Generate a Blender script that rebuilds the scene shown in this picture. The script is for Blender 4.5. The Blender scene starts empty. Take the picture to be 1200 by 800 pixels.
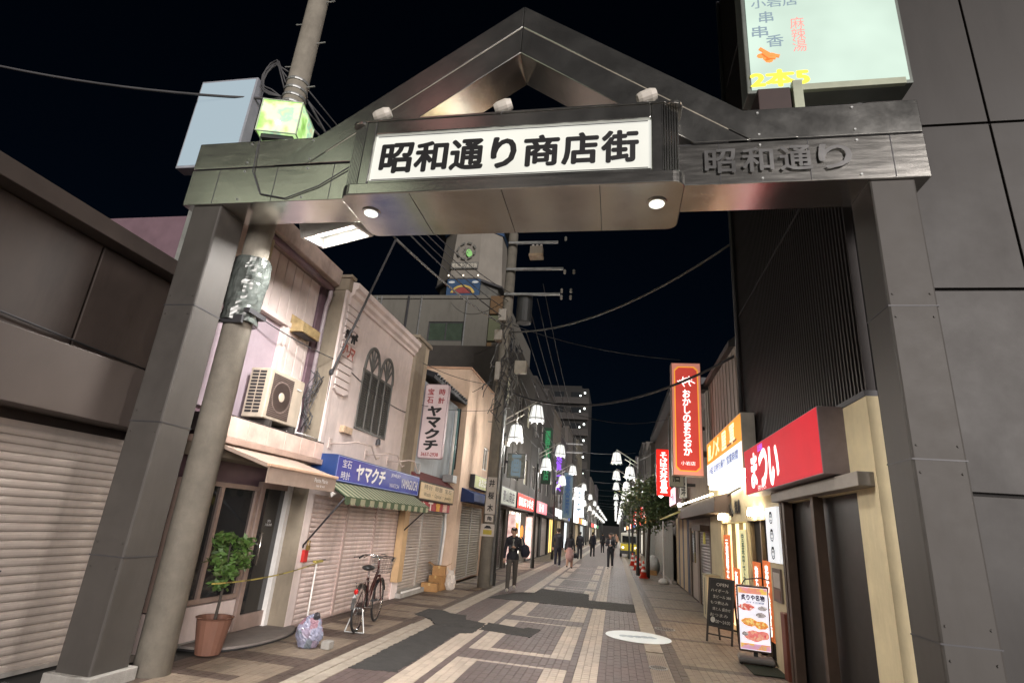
import bpy, bmesh, math, random
import numpy as np
from mathutils import Matrix, Vector
random.seed(7)
SC = bpy.context.scene
COL = SC.collection
R = math.radians

# ------------------------------------------------------------------ camera
cam_data = bpy.data.cameras.new('camera')
cam_data.sensor_width = 36.0
cam_data.lens = 19.2
cam_data.clip_start = 0.05
cam_data.clip_end = 2000
cam = bpy.data.objects.new('camera', cam_data)
COL.objects.link(cam)
def cam_matrix(yaw, pitch, roll, loc):
    y, p, r = R(yaw), R(pitch), R(roll)
    f = Vector((-math.sin(y)*math.cos(p), math.cos(y)*math.cos(p), math.sin(p)))
    r0 = Vector((math.cos(y), math.sin(y), 0)); u0 = r0.cross(f)
    rr = math.cos(r)*r0 + math.sin(r)*u0; uu = -math.sin(r)*r0 + math.cos(r)*u0
    m = Matrix((rr, uu, -f)).transposed().to_4x4(); m.translation = loc
    return m
cam.matrix_world = cam_matrix(11.6, 18.48, 4.53, (0, 0, 1.75))
SC.camera = cam

# ------------------------------------------------------------------ night sky
world = bpy.data.worlds.new('World'); SC.world = world; world.use_nodes = True
wn = world.node_tree.nodes; wl = world.node_tree.links
sky = wn.new('ShaderNodeTexSky'); sky.sky_type = 'NISHITA'; sky.sun_disc = False
sky.sun_elevation = R(13); sky.sun_rotation = R(149); sky.air_density = 1.0; sky.dust_density = .1; sky.ozone_density = 6.0
bg = wn['Background']; bg.inputs['Strength'].default_value = 0.0008
wl.new(sky.outputs[0], bg.inputs['Color'])

# faint glow of the city behind the viewer (the one sun lamp, turned far down for night)
sun_d = bpy.data.lights.new('sun', 'SUN'); sun_d.energy = 3.1; sun_d.angle = R(24); sun_d.color = (1.0, 0.92, 0.87)
sun = bpy.data.objects.new('sun', sun_d); COL.objects.link(sun)
sun.rotation_euler = Vector((-.50, .83, -.22)).to_track_quat('-Z', 'Y').to_euler()

SC.view_settings.view_transform = 'Standard'
SC.view_settings.look = 'None'
SC.view_settings.exposure = 0.3
SC.view_settings.gamma = 1.0
SC.view_settings.use_curve_mapping = False
SC.cycles.max_bounces = 6
SC.cycles.sample_clamp_indirect = 4.0
SC.cycles.use_denoising = True

# ------------------------------------------------------------------ materials
def lin(h):
    h = h.lstrip('#'); out = []
    for i in (0, 2, 4):
        v = int(h[i:i+2], 16)/255
        out.append(v/12.92 if v <= .04045 else ((v+.055)/1.055)**2.4)
    return tuple(out)
MATS = {}
def mat(name, col, rough=.6, metal=0., var=.18, scale=3., bump=.0, bscale=60., dirt=.0, stretch=None, spec=.5):
    """procedural surface: base colour with soft noise variation, optional grime and fine relief"""
    if name in MATS: return MATS[name]
    m = bpy.data.materials.new(name); m.use_nodes = True
    n = m.node_tree.nodes; l = m.node_tree.links; b = n['Principled BSDF']
    c = lin(col) if isinstance(col, str) else col
    b.inputs['Metallic'].default_value = metal
    b.inputs['Specular IOR Level'].default_value = spec
    geo = n.new('ShaderNodeNewGeometry'); mp = n.new('ShaderNodeMapping')
    l.new(geo.outputs['Position'], mp.inputs['Vector'])
    if stretch: mp.inputs['Scale'].default_value = stretch
    nz = n.new('ShaderNodeTexNoise'); nz.inputs['Scale'].default_value = scale; nz.inputs['Detail'].default_value = 6
    nz.inputs['Roughness'].default_value = .65
    l.new(mp.outputs[0], nz.inputs['Vector'])
    mr = n.new('ShaderNodeMapRange'); mr.inputs[1].default_value = .3; mr.inputs[2].default_value = .7
    mr.inputs[3].default_value = 1-var; mr.inputs[4].default_value = 1+var
    l.new(nz.outputs['Fac'], mr.inputs[0])
    mx = n.new('ShaderNodeMix'); mx.data_type = 'RGBA'; mx.blend_type = 'MULTIPLY'; mx.inputs[0].default_value = 1
    mx.inputs['A'].default_value = (*c, 1); l.new(mr.outputs[0], mx.inputs['B'])
    out = mx.outputs['Result']
    if dirt:
        d = n.new('ShaderNodeTexNoise'); d.inputs['Scale'].default_value = 1.1; d.inputs['Detail'].default_value = 9; d.inputs['Roughness'].default_value = .75
        sm = n.new('ShaderNodeMapping'); sm.inputs['Scale'].default_value = (2.5, 2.5, .45)
        l.new(geo.outputs['Position'], sm.inputs['Vector']); l.new(sm.outputs[0], d.inputs['Vector'])
        dr = n.new('ShaderNodeMapRange'); dr.inputs[1].default_value = .48; dr.inputs[2].default_value = .75
        dr.inputs[3].default_value = 0; dr.inputs[4].default_value = dirt
        l.new(d.outputs['Fac'], dr.inputs[0])
        m2 = n.new('ShaderNodeMix'); m2.data_type = 'RGBA'; l.new(dr.outputs[0], m2.inputs[0])
        l.new(out, m2.inputs['A']); m2.inputs['B'].default_value = (c[0]*.35, c[1]*.33, c[2]*.30, 1); out = m2.outputs['Result']
    l.new(out, b.inputs['Base Color'])
    rr = n.new('ShaderNodeMapRange'); rr.inputs[3].default_value = max(.03, rough-.1); rr.inputs[4].default_value = min(1, rough+.1)
    l.new(nz.outputs['Fac'], rr.inputs[0]); l.new(rr.outputs[0], b.inputs['Roughness'])
    if bump:
        n2 = n.new('ShaderNodeTexNoise'); n2.inputs['Scale'].default_value = bscale; n2.inputs['Detail'].default_value = 4
        l.new(mp.outputs[0], n2.inputs['Vector'])
        bp = n.new('ShaderNodeBump'); bp.inputs['Strength'].default_value = bump; bp.inputs['Distance'].default_value = .01
        l.new(n2.outputs['Fac'], bp.inputs['Height']); l.new(bp.outputs[0], b.inputs['Normal'])
    MATS[name] = m; return m
def emat(name, col, strength, base=None, var=0., scale=2.):
    """something that gives off light: lit acrylic, lamp, lit window"""
    if name in MATS: return MATS[name]
    m = bpy.data.materials.new(name); m.use_nodes = True
    n = m.node_tree.nodes; l = m.node_tree.links; b = n['Principled BSDF']
    c = lin(col) if isinstance(col, str) else col
    b.inputs['Base Color'].default_value = (*(lin(base) if base else c), 1); b.inputs['Roughness'].default_value = .6; b.inputs['Specular IOR Level'].default_value = .2
    b.inputs['Emission Color'].default_value = (*c, 1); b.inputs['Emission Strength'].default_value = strength
    if var:
        geo = n.new('ShaderNodeNewGeometry'); nz = n.new('ShaderNodeTexNoise'); nz.inputs['Scale'].default_value = scale
        l.new(geo.outputs['Position'], nz.inputs['Vector'])
        mr = n.new('ShaderNodeMapRange'); mr.inputs[1].default_value = .3; mr.inputs[2].default_value = .7
        mr.inputs[3].default_value = strength*(1-var); mr.inputs[4].default_value = strength*(1+var)
        l.new(nz.outputs['Fac'], mr.inputs[0]); l.new(mr.outputs[0], b.inputs['Emission Strength'])
    MATS[name] = m; return m
def glass(name, col=(.02, .025, .03), rough=.06, alpha=1.):
    if name in MATS: return MATS[name]
    m = bpy.data.materials.new(name); m.use_nodes = True
    b = m.node_tree.nodes['Principled BSDF']
    b.inputs['Base Color'].default_value = (*col, 1); b.inputs['Roughness'].default_value = rough
    b.inputs['Specular IOR Level'].default_value = .8
    if alpha < 1: b.inputs['Alpha'].default_value = alpha
    MATS[name] = m; return m
def paver_mat(name, col, var=.3):
    """one tone per paver (snapped position), with grit and worn faces"""
    if name in MATS: return MATS[name]
    m = bpy.data.materials.new(name); m.use_nodes = True
    n = m.node_tree.nodes; l = m.node_tree.links; b = n['Principled BSDF']
    c = lin(col)
    geo = n.new('ShaderNodeNewGeometry'); sn = n.new('ShaderNodeVectorMath'); sn.operation = 'SNAP'
    sn.inputs[1].default_value = (.1, .2, 5.)
    l.new(geo.outputs['Position'], sn.inputs[0])
    wh = n.new('ShaderNodeTexWhiteNoise'); wh.noise_dimensions = '3D'; l.new(sn.outputs[0], wh.inputs['Vector'])
    nz = n.new('ShaderNodeTexNoise'); nz.inputs['Scale'].default_value = .9; nz.inputs['Detail'].default_value = 8; nz.inputs['Roughness'].default_value = .7
    l.new(geo.outputs['Position'], nz.inputs['Vector'])
    a = n.new('ShaderNodeMath'); a.operation = 'MULTIPLY_ADD'; a.inputs[1].default_value = var; a.inputs[2].default_value = 1-var/2
    l.new(wh.outputs['Value'], a.inputs[0])
    mr = n.new('ShaderNodeMapRange'); mr.inputs[1].default_value = .3; mr.inputs[2].default_value = .7; mr.inputs[3].default_value = .78; mr.inputs[4].default_value = 1.15
    l.new(nz.outputs['Fac'], mr.inputs[0])
    mu = n.new('ShaderNodeMath'); mu.operation = 'MULTIPLY'; l.new(a.outputs[0], mu.inputs[0]); l.new(mr.outputs[0], mu.inputs[1])
    mx = n.new('ShaderNodeMix'); mx.data_type = 'RGBA'; mx.blend_type = 'MULTIPLY'; mx.inputs[0].default_value = 1
    mx.inputs['A'].default_value = (*c, 1); l.new(mu.outputs[0], mx.inputs['B']); l.new(mx.outputs['Result'], b.inputs['Base Color'])
    rr = n.new('ShaderNodeMapRange'); rr.inputs[3].default_value = .42; rr.inputs[4].default_value = .75
    l.new(nz.outputs['Fac'], rr.inputs[0]); l.new(rr.outputs[0], b.inputs['Roughness'])
    n2 = n.new('ShaderNodeTexNoise'); n2.inputs['Scale'].default_value = 160; l.new(geo.outputs['Position'], n2.inputs['Vector'])
    bp = n.new('ShaderNodeBump'); bp.inputs['Strength'].default_value = .35; bp.inputs['Distance'].default_value = .004
    l.new(n2.outputs['Fac'], bp.inputs['Height']); l.new(bp.outputs[0], b.inputs['Normal'])
    MATS[name] = m; return m

# ------------------------------------------------------------------ mesh helpers
ORG = {}
class MB:
    """collects simple solids into one mesh"""
    def __init__(s): s.v = []; s.f = []; s.mi = []; s.m = 0
    def add(s, vs, fs):
        o = len(s.v); s.v += [tuple(p) for p in vs]; s.f += [tuple(i+o for i in f) for f in fs]; s.mi += [s.m]*len(fs); return s
    def box(s, x0, x1, y0, y1, z0, z1):
        return s.add([(x0,y0,z0),(x1,y0,z0),(x1,y1,z0),(x0,y1,z0),(x0,y0,z1),(x1,y0,z1),(x1,y1,z1),(x0,y1,z1)],
                     [(0,3,2,1),(4,5,6,7),(0,1,5,4),(1,2,6,5),(2,3,7,6),(3,0,4,7)])
    def mbox(s, M, x0, x1, y0, y1, z0, z1):
        a = MB().box(x0,x1,y0,y1,z0,z1); return s.add([M @ Vector(p) for p in a.v], a.f)
    def frus(s, M, w0, d0, w1, d1, h):
        vs = [(-w0/2,-d0/2,0),(w0/2,-d0/2,0),(w0/2,d0/2,0),(-w0/2,d0/2,0),(-w1/2,-d1/2,h),(w1/2,-d1/2,h),(w1/2,d1/2,h),(-w1/2,d1/2,h)]
        return s.add([M @ Vector(p) for p in vs], [(0,3,2,1),(4,5,6,7),(0,1,5,4),(1,2,6,5),(2,3,7,6),(3,0,4,7)])
    def cyl(s, p0, p1, r0, r1=None, n=10, caps=True):
        r1 = r0 if r1 is None else r1
        p0 = Vector(p0); p1 = Vector(p1); d = (p1-p0)
        if d.length < 1e-6: return s
        d.normalize(); a = d.orthogonal().normalized(); b = d.cross(a)
        vs = []
        for p, r in ((p0, r0), (p1, r1)):
            for i in range(n):
                t = 2*math.pi*i/n; vs.append(p + r*(math.cos(t)*a + math.sin(t)*b))
        fs = [(i, (i+1) % n, n+(i+1) % n, n+i) for i in range(n)]
        if caps: fs += [tuple(range(n))[::-1], tuple(range(n, 2*n))]
        return s.add(vs, fs)
    def tube(s, pts, r, n=6):
        pts = [Vector(p) for p in pts]; vs = []; fs = []; up = None
        for i, p in enumerate(pts):
            d = (pts[min(i+1, len(pts)-1)] - pts[max(i-1, 0)]).normalized()
            a = d.orthogonal().normalized() if up is None else (up - d*up.dot(d)).normalized()
            up = a; b = d.cross(a); rr = r[i] if isinstance(r, (list, tuple)) else r
            for k in range(n):
                t = 2*math.pi*k/n; vs.append(p + rr*(math.cos(t)*a + math.sin(t)*b))
        for i in range(len(pts)-1):
            for k in range(n): fs.append((i*n+k, i*n+(k+1) % n, (i+1)*n+(k+1) % n, (i+1)*n+k))
        fs += [tuple(range(n))[::-1], tuple(range((len(pts)-1)*n, len(pts)*n))]
        return s.add(vs, fs)
    def sph(s, c, r, nu=10, nv=7, M=None):
        r = (r, r, r) if isinstance(r, (int, float)) else r; vs = []; fs = []; c = Vector(c)
        for j in range(1, nv):
            ph = math.pi*j/nv
            for i in range(nu):
                th = 2*math.pi*i/nu; q = Vector((r[0]*math.sin(ph)*math.cos(th), r[1]*math.sin(ph)*math.sin(th), r[2]*math.cos(ph)))
                vs.append(c + (M @ q if M else q))
        for q in (Vector((0,0,r[2])), Vector((0,0,-r[2]))): vs.append(c + (M @ q if M else q))
        T, B = len(vs)-2, len(vs)-1
        for j in range(nv-2):
            for i in range(nu): fs.append((j*nu+i, (j+1)*nu+i, (j+1)*nu+(i+1) % nu, j*nu+(i+1) % nu))
        for i in range(nu): fs.append((T, i, (i+1) % nu)); fs.append((B, (nv-2)*nu+(i+1) % nu, (nv-2)*nu+i))
        return s.add(vs, fs)
    def lathe(s, prof, c=(0,0,0), n=16, M=None):
        vs = []; fs = []; c = Vector(c)
        for (r, z) in prof:
            for i in range(n):
                t = 2*math.pi*i/n; q = Vector((r*math.cos(t), r*math.sin(t), z)); vs.append(c + (M @ q if M else q))
        for j in range(len(prof)-1):
            for i in range(n): fs.append((j*n+i, j*n+(i+1) % n, (j+1)*n+(i+1) % n, (j+1)*n+i))
        fs += [tuple(range(n))[::-1], tuple(range((len(prof)-1)*n, len(prof)*n))]
        return s.add(vs, fs)
    def prism(s, M, poly, d0, d1):
        """polygon in the local xy plane of M, from z=d0 to z=d1"""
        n = len(poly)
        vs = [M @ Vector((x, y, d0)) for x, y in poly] + [M @ Vector((x, y, d1)) for x, y in poly]
        return s.add(vs, [tuple(range(n))[::-1], tuple(range(n, 2*n))] + [(i, (i+1) % n, n+(i+1) % n, n+i) for i in range(n)])
    def wall(s, M, w, h, holes, d):
        """front plane of a wall at local z=0, x 0..w, y 0..h, with openings (x0,x1,y0,y1) whose reveals go back by d"""
        xs = sorted({0, w} | {v for H in holes for v in H[:2]}); ys = sorted({0, h} | {v for H in holes for v in H[2:]})
        for i in range(len(xs)-1):
            for j in range(len(ys)-1):
                cx, cy = (xs[i]+xs[i+1])/2, (ys[j]+ys[j+1])/2
                if any(H[0] < cx < H[1] and H[2] < cy < H[3] for H in holes): continue
                s.add([M @ Vector(p) for p in ((xs[i],ys[j],0),(xs[i+1],ys[j],0),(xs[i+1],ys[j+1],0),(xs[i],ys[j+1],0))], [(0,1,2,3)])
        for (a, b, c, e), k in [(H, 1) for H in holes] + [((0, w, 0, h), -1)]:
            q = [(a,c),(b,c),(b,e),(a,e)]
            for i in range(4):
                p0, p1 = q[i], q[(i+1) % 4]
                F = [M @ Vector((p0[0],p0[1],0)), M @ Vector((p1[0],p1[1],0)), M @ Vector((p1[0],p1[1],-d)), M @ Vector((p0[0],p0[1],-d))]
                s.add(F, [(0,1,2,3)] if k > 0 else [(3,2,1,0)])
        return s
def fr(face, x, y, z):
    """frame whose x runs to the right and y up for someone looking at the face; z is the face's normal"""
    r, n = {'L': ((0,1,0), (1,0,0)), 'R': ((0,-1,0), (-1,0,0)), 'C': ((1,0,0), (0,-1,0)), 'B': ((-1,0,0), (0,1,0))}[face]
    M = Matrix((r, (0,0,1), n)).transposed().to_4x4(); M.translation = (x, y, z); return M

def _mesh(mb, org, mats, name, smooth):
    me = bpy.data.meshes.new(name)
    ox, oy, oz = org
    me.from_pydata([(x-ox, y-oy, z-oz) for x, y, z in mb.v], [], mb.f)
    for m in (mats if isinstance(mats, (list, tuple)) else [mats]): me.materials.append(m)
    if any(mb.mi): me.polygons.foreach_set('material_index', mb.mi)
    if smooth: me.polygons.foreach_set('use_smooth', [True]*len(me.polygons))
    me.update(); return me
def bev(o, w, seg=2):
    if w:
        b = o.modifiers.new('Bevel', 'BEVEL'); b.width = w; b.segments = seg; b.limit_method = 'ANGLE'; b.angle_limit = R(40)
    return o
def P(name, mb, m, parent, bevel=0, smooth=False, label=None, kind=None):
    """a part"""
    org = ORG.get(parent.name, (0,0,0))
    o = bpy.data.objects.new(name, _mesh(mb, org, m, name, smooth)); COL.objects.link(o); o.parent = parent
    ORG[o.name] = org
    if label: o['label'] = label
    if kind: o['kind'] = kind
    return bev(o, bevel)
def T(name, label, cat, loc=(0,0,0), group=None):
    """a thing: an Empty at its base"""
    o = bpy.data.objects.new(name, None); COL.objects.link(o); o.location = loc; o.empty_display_size = .2
    o['label'] = label; o['category'] = cat
    if group: o['group'] = group
    ORG[o.name] = tuple(loc); return o
def top(name, mb, m, label, cat, group=None, bevel=0, smooth=False):
    """a thing that is one mesh"""
    a = np.array(mb.v); org = ((a[:,0].min()+a[:,0].max())/2, (a[:,1].min()+a[:,1].max())/2, a[:,2].min())
    o = bpy.data.objects.new(name, _mesh(mb, org, m, name, smooth)); COL.objects.link(o); o.location = org
    o['label'] = label; o['category'] = cat
    if group: o['group'] = group
    ORG[o.name] = org
    return bev(o, bevel)
def S(name, mb, m, kind='structure'):
    o = bpy.data.objects.new(name, _mesh(mb, (0,0,0), m, name, False)); COL.objects.link(o); o['kind'] = kind; ORG[o.name] = (0,0,0); return o
def copy_tree(o, parent=None):
    c = o.copy(); COL.objects.link(c); c.parent = parent
    for ch in list(o.children): copy_tree(ch, c)
    return c
def place(o, loc, rz=0, s=1, label=None, group=None):
    o.location = loc; o.rotation_euler = (0, 0, rz); o.scale = (s, s, s)
    if label: o['label'] = label
    if group: o['group'] = group
    return o

_glyph = {}
def text(body, M, w, h, m, parent, name='lettering', bold=.0, keep=False, vertical=False, shear=0, ext=.003, z=.004):
    """printed or raised letters in frame M (origin = centre of the writing), stretched to w x h"""
    key = (body, shear, vertical)
    if key not in _glyph:
        cu = bpy.data.curves.new('t', 'FONT'); cu.body = '\n'.join(body) if vertical else body
        cu.align_x = 'CENTER'; cu.align_y = 'CENTER'; cu.size = 1; cu.shear = shear; cu.resolution_u = 3
        cu.space_line = .88 if vertical else 1
        ob = bpy.data.objects.new('t', cu); COL.objects.link(ob)
        dg = bpy.context.evaluated_depsgraph_get(); ev = ob.evaluated_get(dg); me = ev.to_mesh()
        vs = [tuple(v.co) for v in me.vertices]; fs = [tuple(p.vertices) for p in me.polygons]
        ev.to_mesh_clear(); bpy.data.objects.remove(ob); bpy.data.curves.remove(cu)
        _glyph[key] = (vs, fs)
    vs, fs = _glyph[key]
    if not vs: return None
    a = np.array(vs); lo, hi = a.min(0), a.max(0); sz = hi-lo
    sx, sy = w/max(sz[0], 1e-4), h/max(sz[1], 1e-4)
    if keep: sx = sy = min(sx, sy)
    mb = MB()
    c = (lo+hi)/2
    offs = [(0, 0)] if not bold else [(0, 0), (bold, 0), (-bold, 0), (0, bold), (0, -bold), (bold*.7, bold*.7), (-bold*.7, bold*.7), (bold*.7, -bold*.7), (-bold*.7, -bold*.7)]
    for k, (ox, oy) in enumerate(offs):               # heavy strokes: the glyph overprinted with small shifts
        mb.add([M @ Vector(((x-c[0]+ox)*sx, (y-c[1]+oy)*sy, z+k*.0003)) for x, y, _ in vs], fs)
    return P(name, mb, m, parent)

# common materials
STEEL = mat('brushed_stainless', (.58, .57, .54), .19, .95, .12, 2.2, .03, 26, stretch=(1, 1, 10))
STEELD = mat('darker_stainless', (.50, .50, .48), .19, .95, .16, 2.0, .03, 26)
GALV = mat('galvanised_metal', (.36, .37, .37), .5, .7, .25, 6)
ALU = mat('aluminium_frame', (.5, .48, .45), .45, .6, .15, 8)
BLACK = mat('black_paint', (.018, .018, .02), .5)
RUBBER = mat('black_rubber', (.015, .015, .016), .75)
DARK = mat('dark_metal', (.05, .05, .055), .5, .3)
WHITE = mat('white_paint', (.75, .74, .72), .5, 0, .1, 5, dirt=.3)
CONC = mat('concrete', (.30, .29, .27), .85, 0, .2, 5, .3, 80, dirt=.4)
CABLE = mat('cable', (.06, .06, .065), .7)
INK = mat('black_ink', (.012, .012, .014), .5, 0, 0)
INKW = mat('white_lettering', (.8, .8, .8), .5, 0, .05)

# ------------------------------------------------------------------ ground, roadway, pavements
ASPH = mat('asphalt_patch', (.040, .039, .038), .85, 0, .35, 5, .8, 160)
P_DARK = paver_mat('paver_brown', '#5c4f4d', .26)
P_LIGHT = paver_mat('paver_cream', '#b3a698', .22)
P_TAN = paver_mat('paver_tan', '#7b6e60', .3)
P_BRN = paver_mat('paver_dark_brown', '#4f423b', .3)
STONE = mat('kerb_stone', '#9f968a', .7, 0, .25, 7, .3, 90, dirt=.35)
PM = [P_DARK, P_LIGHT, P_TAN, P_BRN]
def brick_far(name, col):
    m = bpy.data.materials.new(name); m.use_nodes = True; n = m.node_tree.nodes; l = m.node_tree.links; b = n['Principled BSDF']
    geo = n.new('ShaderNodeNewGeometry'); t = n.new('ShaderNodeTexBrick'); c = lin(col)
    t.inputs['Scale'].default_value = 5; t.inputs['Color1'].default_value = (*c, 1); t.inputs['Color2'].default_value = (*[v*.7 for v in c], 1); t.inputs['Mortar'].default_value = (.03, .03, .03, 1)
    l.new(geo.outputs['Position'], t.inputs['Vector']); l.new(t.outputs['Color'], b.inputs['Base Color']); b.inputs['Roughness'].default_value = .6
    return m
g = MB(); g.box(-400, 400, -60, 700, -.4, -.02)
S('ground', g, mat('far_ground', (.05, .048, .045), .85, 0, .2, .5))

YN, YF = 2.2, 32.0                                    # pavers are built one by one between these
def rect_mark(x, y):
    """cream rectangles laid into the roadway"""
    k = math.floor((y-5.4)/3.45); y0 = 5.4 + 3.45*k; y1 = y0+2.85
    if y0 <= y <= y1 and -2.05 <= x <= -.6:
        if y < y0+.11 or y > y1-.11: return True
        if x < -1.78 or x > -.86: return True
    return False
def tone_road(x, y):
    if -2.52 < x < -2.2: return 1
    if -.45 < x < -.16: return 1
    if rect_mark(x, y): return 1
    return 0
def tone_left(x, y):
    u = (y+.3) % 1.75
    if x > -3.62: return 3
    if u < .42 or (x < -4.62): return 3
    if 1.0 < u < 1.12 and x < -3.9: return 3
    return 2
def tone_right(x, y):
    if x < .98: return 3
    u = y % 2.3
    return 3 if u < .22 else 2
PROTO = {}
def paver_geo(L):
    a = MB(); w, l, c, h = .0485, L/2-.0018, .004, .012
    v = [(-w,-l,-h),(w,-l,-h),(w,l,-h),(-w,l,-h),(-w,-l,-c),(w,-l,-c),(w,l,-c),(-w,l,-c),(-w+c,-l+c,0),(w-c,-l+c,0),(w-c,l-c,0),(-w+c,l-c,0)]
    a.add(v, [(0,1,5,4),(1,2,6,5),(2,3,7,6),(3,0,4,7),(4,5,9,8),(5,6,10,9),(6,7,11,10),(7,4,8,11),(8,9,10,11)]); return a
def lay(name, x0, x1, tone, base_mat, n_single, yc=None):
    base = MB(); base.box(x0, x1, -8, 260, -.4, -.011)
    st = S(name, base, base_mat)
    nx = int(round((x1-x0)/.1)); dx = (x1-x0)/nx
    cells = []
    for i in range(nx):
        x = x0+(i+.5)*dx; y = YN + (.1 if i % 2 else 0)
        while y < YF:
            t = tone(x, y+.1)
            if t == 1 or tone(x, y+.05) != tone(x, y+.15):
                for yy in (y+.05, y+.15): cells.append((x, yy, .1, tone(x, yy)))
            else: cells.append((x, y+.1, .2, t))
            y += .2
    rnd = random.Random(3)
    # the pavers that show largest: nearest to the viewer inside the view
    vis = [c for c in cells if c[1] > 5.95 and -3.4+(c[1]-5.9)*-.36 < c[0] and c[0] < .95+(c[1]-5.9)*.24]
    vis.sort(key=lambda c: c[0]**2+c[1]**2); single = set(map(id, vis[:n_single]))
    big = MB()
    for c in cells:
        x, y, L, t = c; dz = -rnd.random()*.0025
        if id(c) in single:
            if (L, t) not in PROTO: PROTO[(L, t)] = _mesh(paver_geo(L), (0,0,0), PM[t], 'paver', False)
            o = bpy.data.objects.new('paver', PROTO[(L, t)]); COL.objects.link(o); o.parent = st; o.location = (x, y, dz); o.rotation_euler = (rnd.uniform(-.006, .006), rnd.uniform(-.006, .006), rnd.uniform(-.01, .01))
        else:
            gq = paver_geo(L); big.m = t; rx, ry = rnd.uniform(-.03, .03), rnd.uniform(-.012, .012)
            big.add([(x+p[0]*dx/.1, y+p[1], p[2]+dz+p[0]*rx*.5+p[1]*ry*.5) for p in gq.v], gq.f)
    P('pavers', big, PM, st, kind='stuff')
    return st
JOINT = mat('paver_joint_sand', (.045, .04, .036), .9, 0, .3, 20)
road = lay('roadway', -3.1, .5, tone_road, brick_far('far_roadway_pavers', '#6f5d58'), 130)
pav_l = lay('pavement_left', -4.9, -3.45, tone_left, brick_far('far_pavement_pavers', '#8a7c68'), 70)
pav_r = lay('pavement_right', .78, 2.5, tone_right, MATS.get('x') or brick_far('far_pavement_pavers_right', '#8a7c68'), 60)
# kerb stones, laid flush, each its own block while they can be told apart
def kerb(name, x0, x1, skip, split=None):
    base = MB(); base.box(x0, x1, -8, 260, -.4, -.013); st = S(name, base, STONE)
    y = 2.3; rnd = random.Random(5); b = MB(); m = {}
    far = MB()
    while y < 60:
        if not any(a < y+.3 < c for a, c in skip):
            if y < 30:
                o = MB()
                for (xa, xb) in ([(x0, x1)] if not split else [(x0, split-.006), (split+.006, x1)]):
                    o.box(xa+.003, xb-.003, y+.003, y+.597, -.012, .002+rnd.uniform(0, .002))
                P('kerb_stone', o, STONE, st, bevel=.004)
            else: far.box(x0+.003, x1-.003, y+.003, y+.597, -.012, .003)
        y += .6
    P('kerb_stones', far, STONE, st, kind='stuff')
    return st
kerb('kerb_left', -3.45, -3.1, [(10.2, 11.7)], -3.27)
kr = kerb('kerb_right', .5, .78, [(-5, 9.9)])
b = MB()                                              # slotted drain in the near part of the right kerb line
for k in range(9): b.box(.512+k*.0285, .53+k*.0285, 2.0, 9.9, -.012, .002)
P('drain_grating', b, mat('drain_grating', '#9a8d80', .55, .4, .25, 9), kr)
# far continuation of the cream stripes
m = MB(); m.box(-2.5, -2.2, 32, 150, -.011, .001); m.box(-.43, -.18, 32, 150, -.011, .001); P('far_stripe', m, STONE, road)

def patch(name, pts, label, z=.004, m=ASPH):
    rnd = random.Random(len(label)); q = []
    for i in range(len(pts)):
        a, c = Vector(pts[i]), Vector(pts[(i+1) % len(pts)]); n = max(2, int((c-a).length/.05))
        for k in range(n):
            p = a.lerp(c, k/n); q.append((p.x+rnd.uniform(-.02, .02), p.y+rnd.uniform(-.02, .02)))
    b = MB(); b.prism(Matrix.Translation((0,0,0)), q, -.01, z); o = S(name, b, m); return o
patch('asphalt_patch', [(-3.09,6.95),(-2.52,7.05),(-2.52,9.75),(-2.3,9.9),(-2.3,10.35),(-3.09,10.3)], 'a')
patch('asphalt_patch', [(-3.75,11.05),(-3.72,11.85),(-3.4,11.84),(-3.2,11.6),(-2.86,11.55),(-2.75,11.1),(-2.3,10.9),(-2.3,10.37),(-3.12,10.32),(-3.3,10.75)], 'bb', .006)
patch('asphalt_patch', [(-2.28,10.3),(-1.38,10.1),(-1.3,10.95),(-1.55,11.0),(-1.6,10.85),(-2.28,11.05)], 'ccc', .005)
patch('asphalt_patch', [(-3.08,14.55),(-1.4,14.6),(.48,14.65),(.49,16.2),(-.68,16.1),(-.74,17.6),(-1.35,17.7),(-2.15,17.85),(-2.2,16.6),(-2.55,16.4),(-2.95,15.3)], 'dddd', .005)
def manhole(x, y, r, label):
    t = T('manhole_cover', label, 'manhole cover', (x, y, 0))
    a = MB(); a.lathe([(r, -.01), (r, .006), (r-.02, .008), (r-.02, .004)], (x, y, 0), 28); P('rim', a, GALV, t)
    a = MB(); a.lathe([(r-.022, -.01), (r-.022, .007)], (x, y, 0), 28); lid = P('lid', a, mat('cast_iron', (.14, .13, .12), .5, .6, .2, 20), t)
    a = MB()
    for i in range(-3, 4):
        for j in range(-3, 4):
            if math.hypot(i, j) < 3.4: a.box(x+i*r*.24-r*.07, x+i*r*.24+r*.07, y+j*r*.24-r*.07, y+j*r*.24+r*.07, .006, .011)
    P('tread', a, MATS['cast_iron'], lid, kind='stuff')
manhole(.62, 9.0, .13, 'small round manhole cover set in the slotted drain strip')
manhole(1.0, 12.6, .2, 'round iron manhole cover beside the projected light circle')

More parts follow.
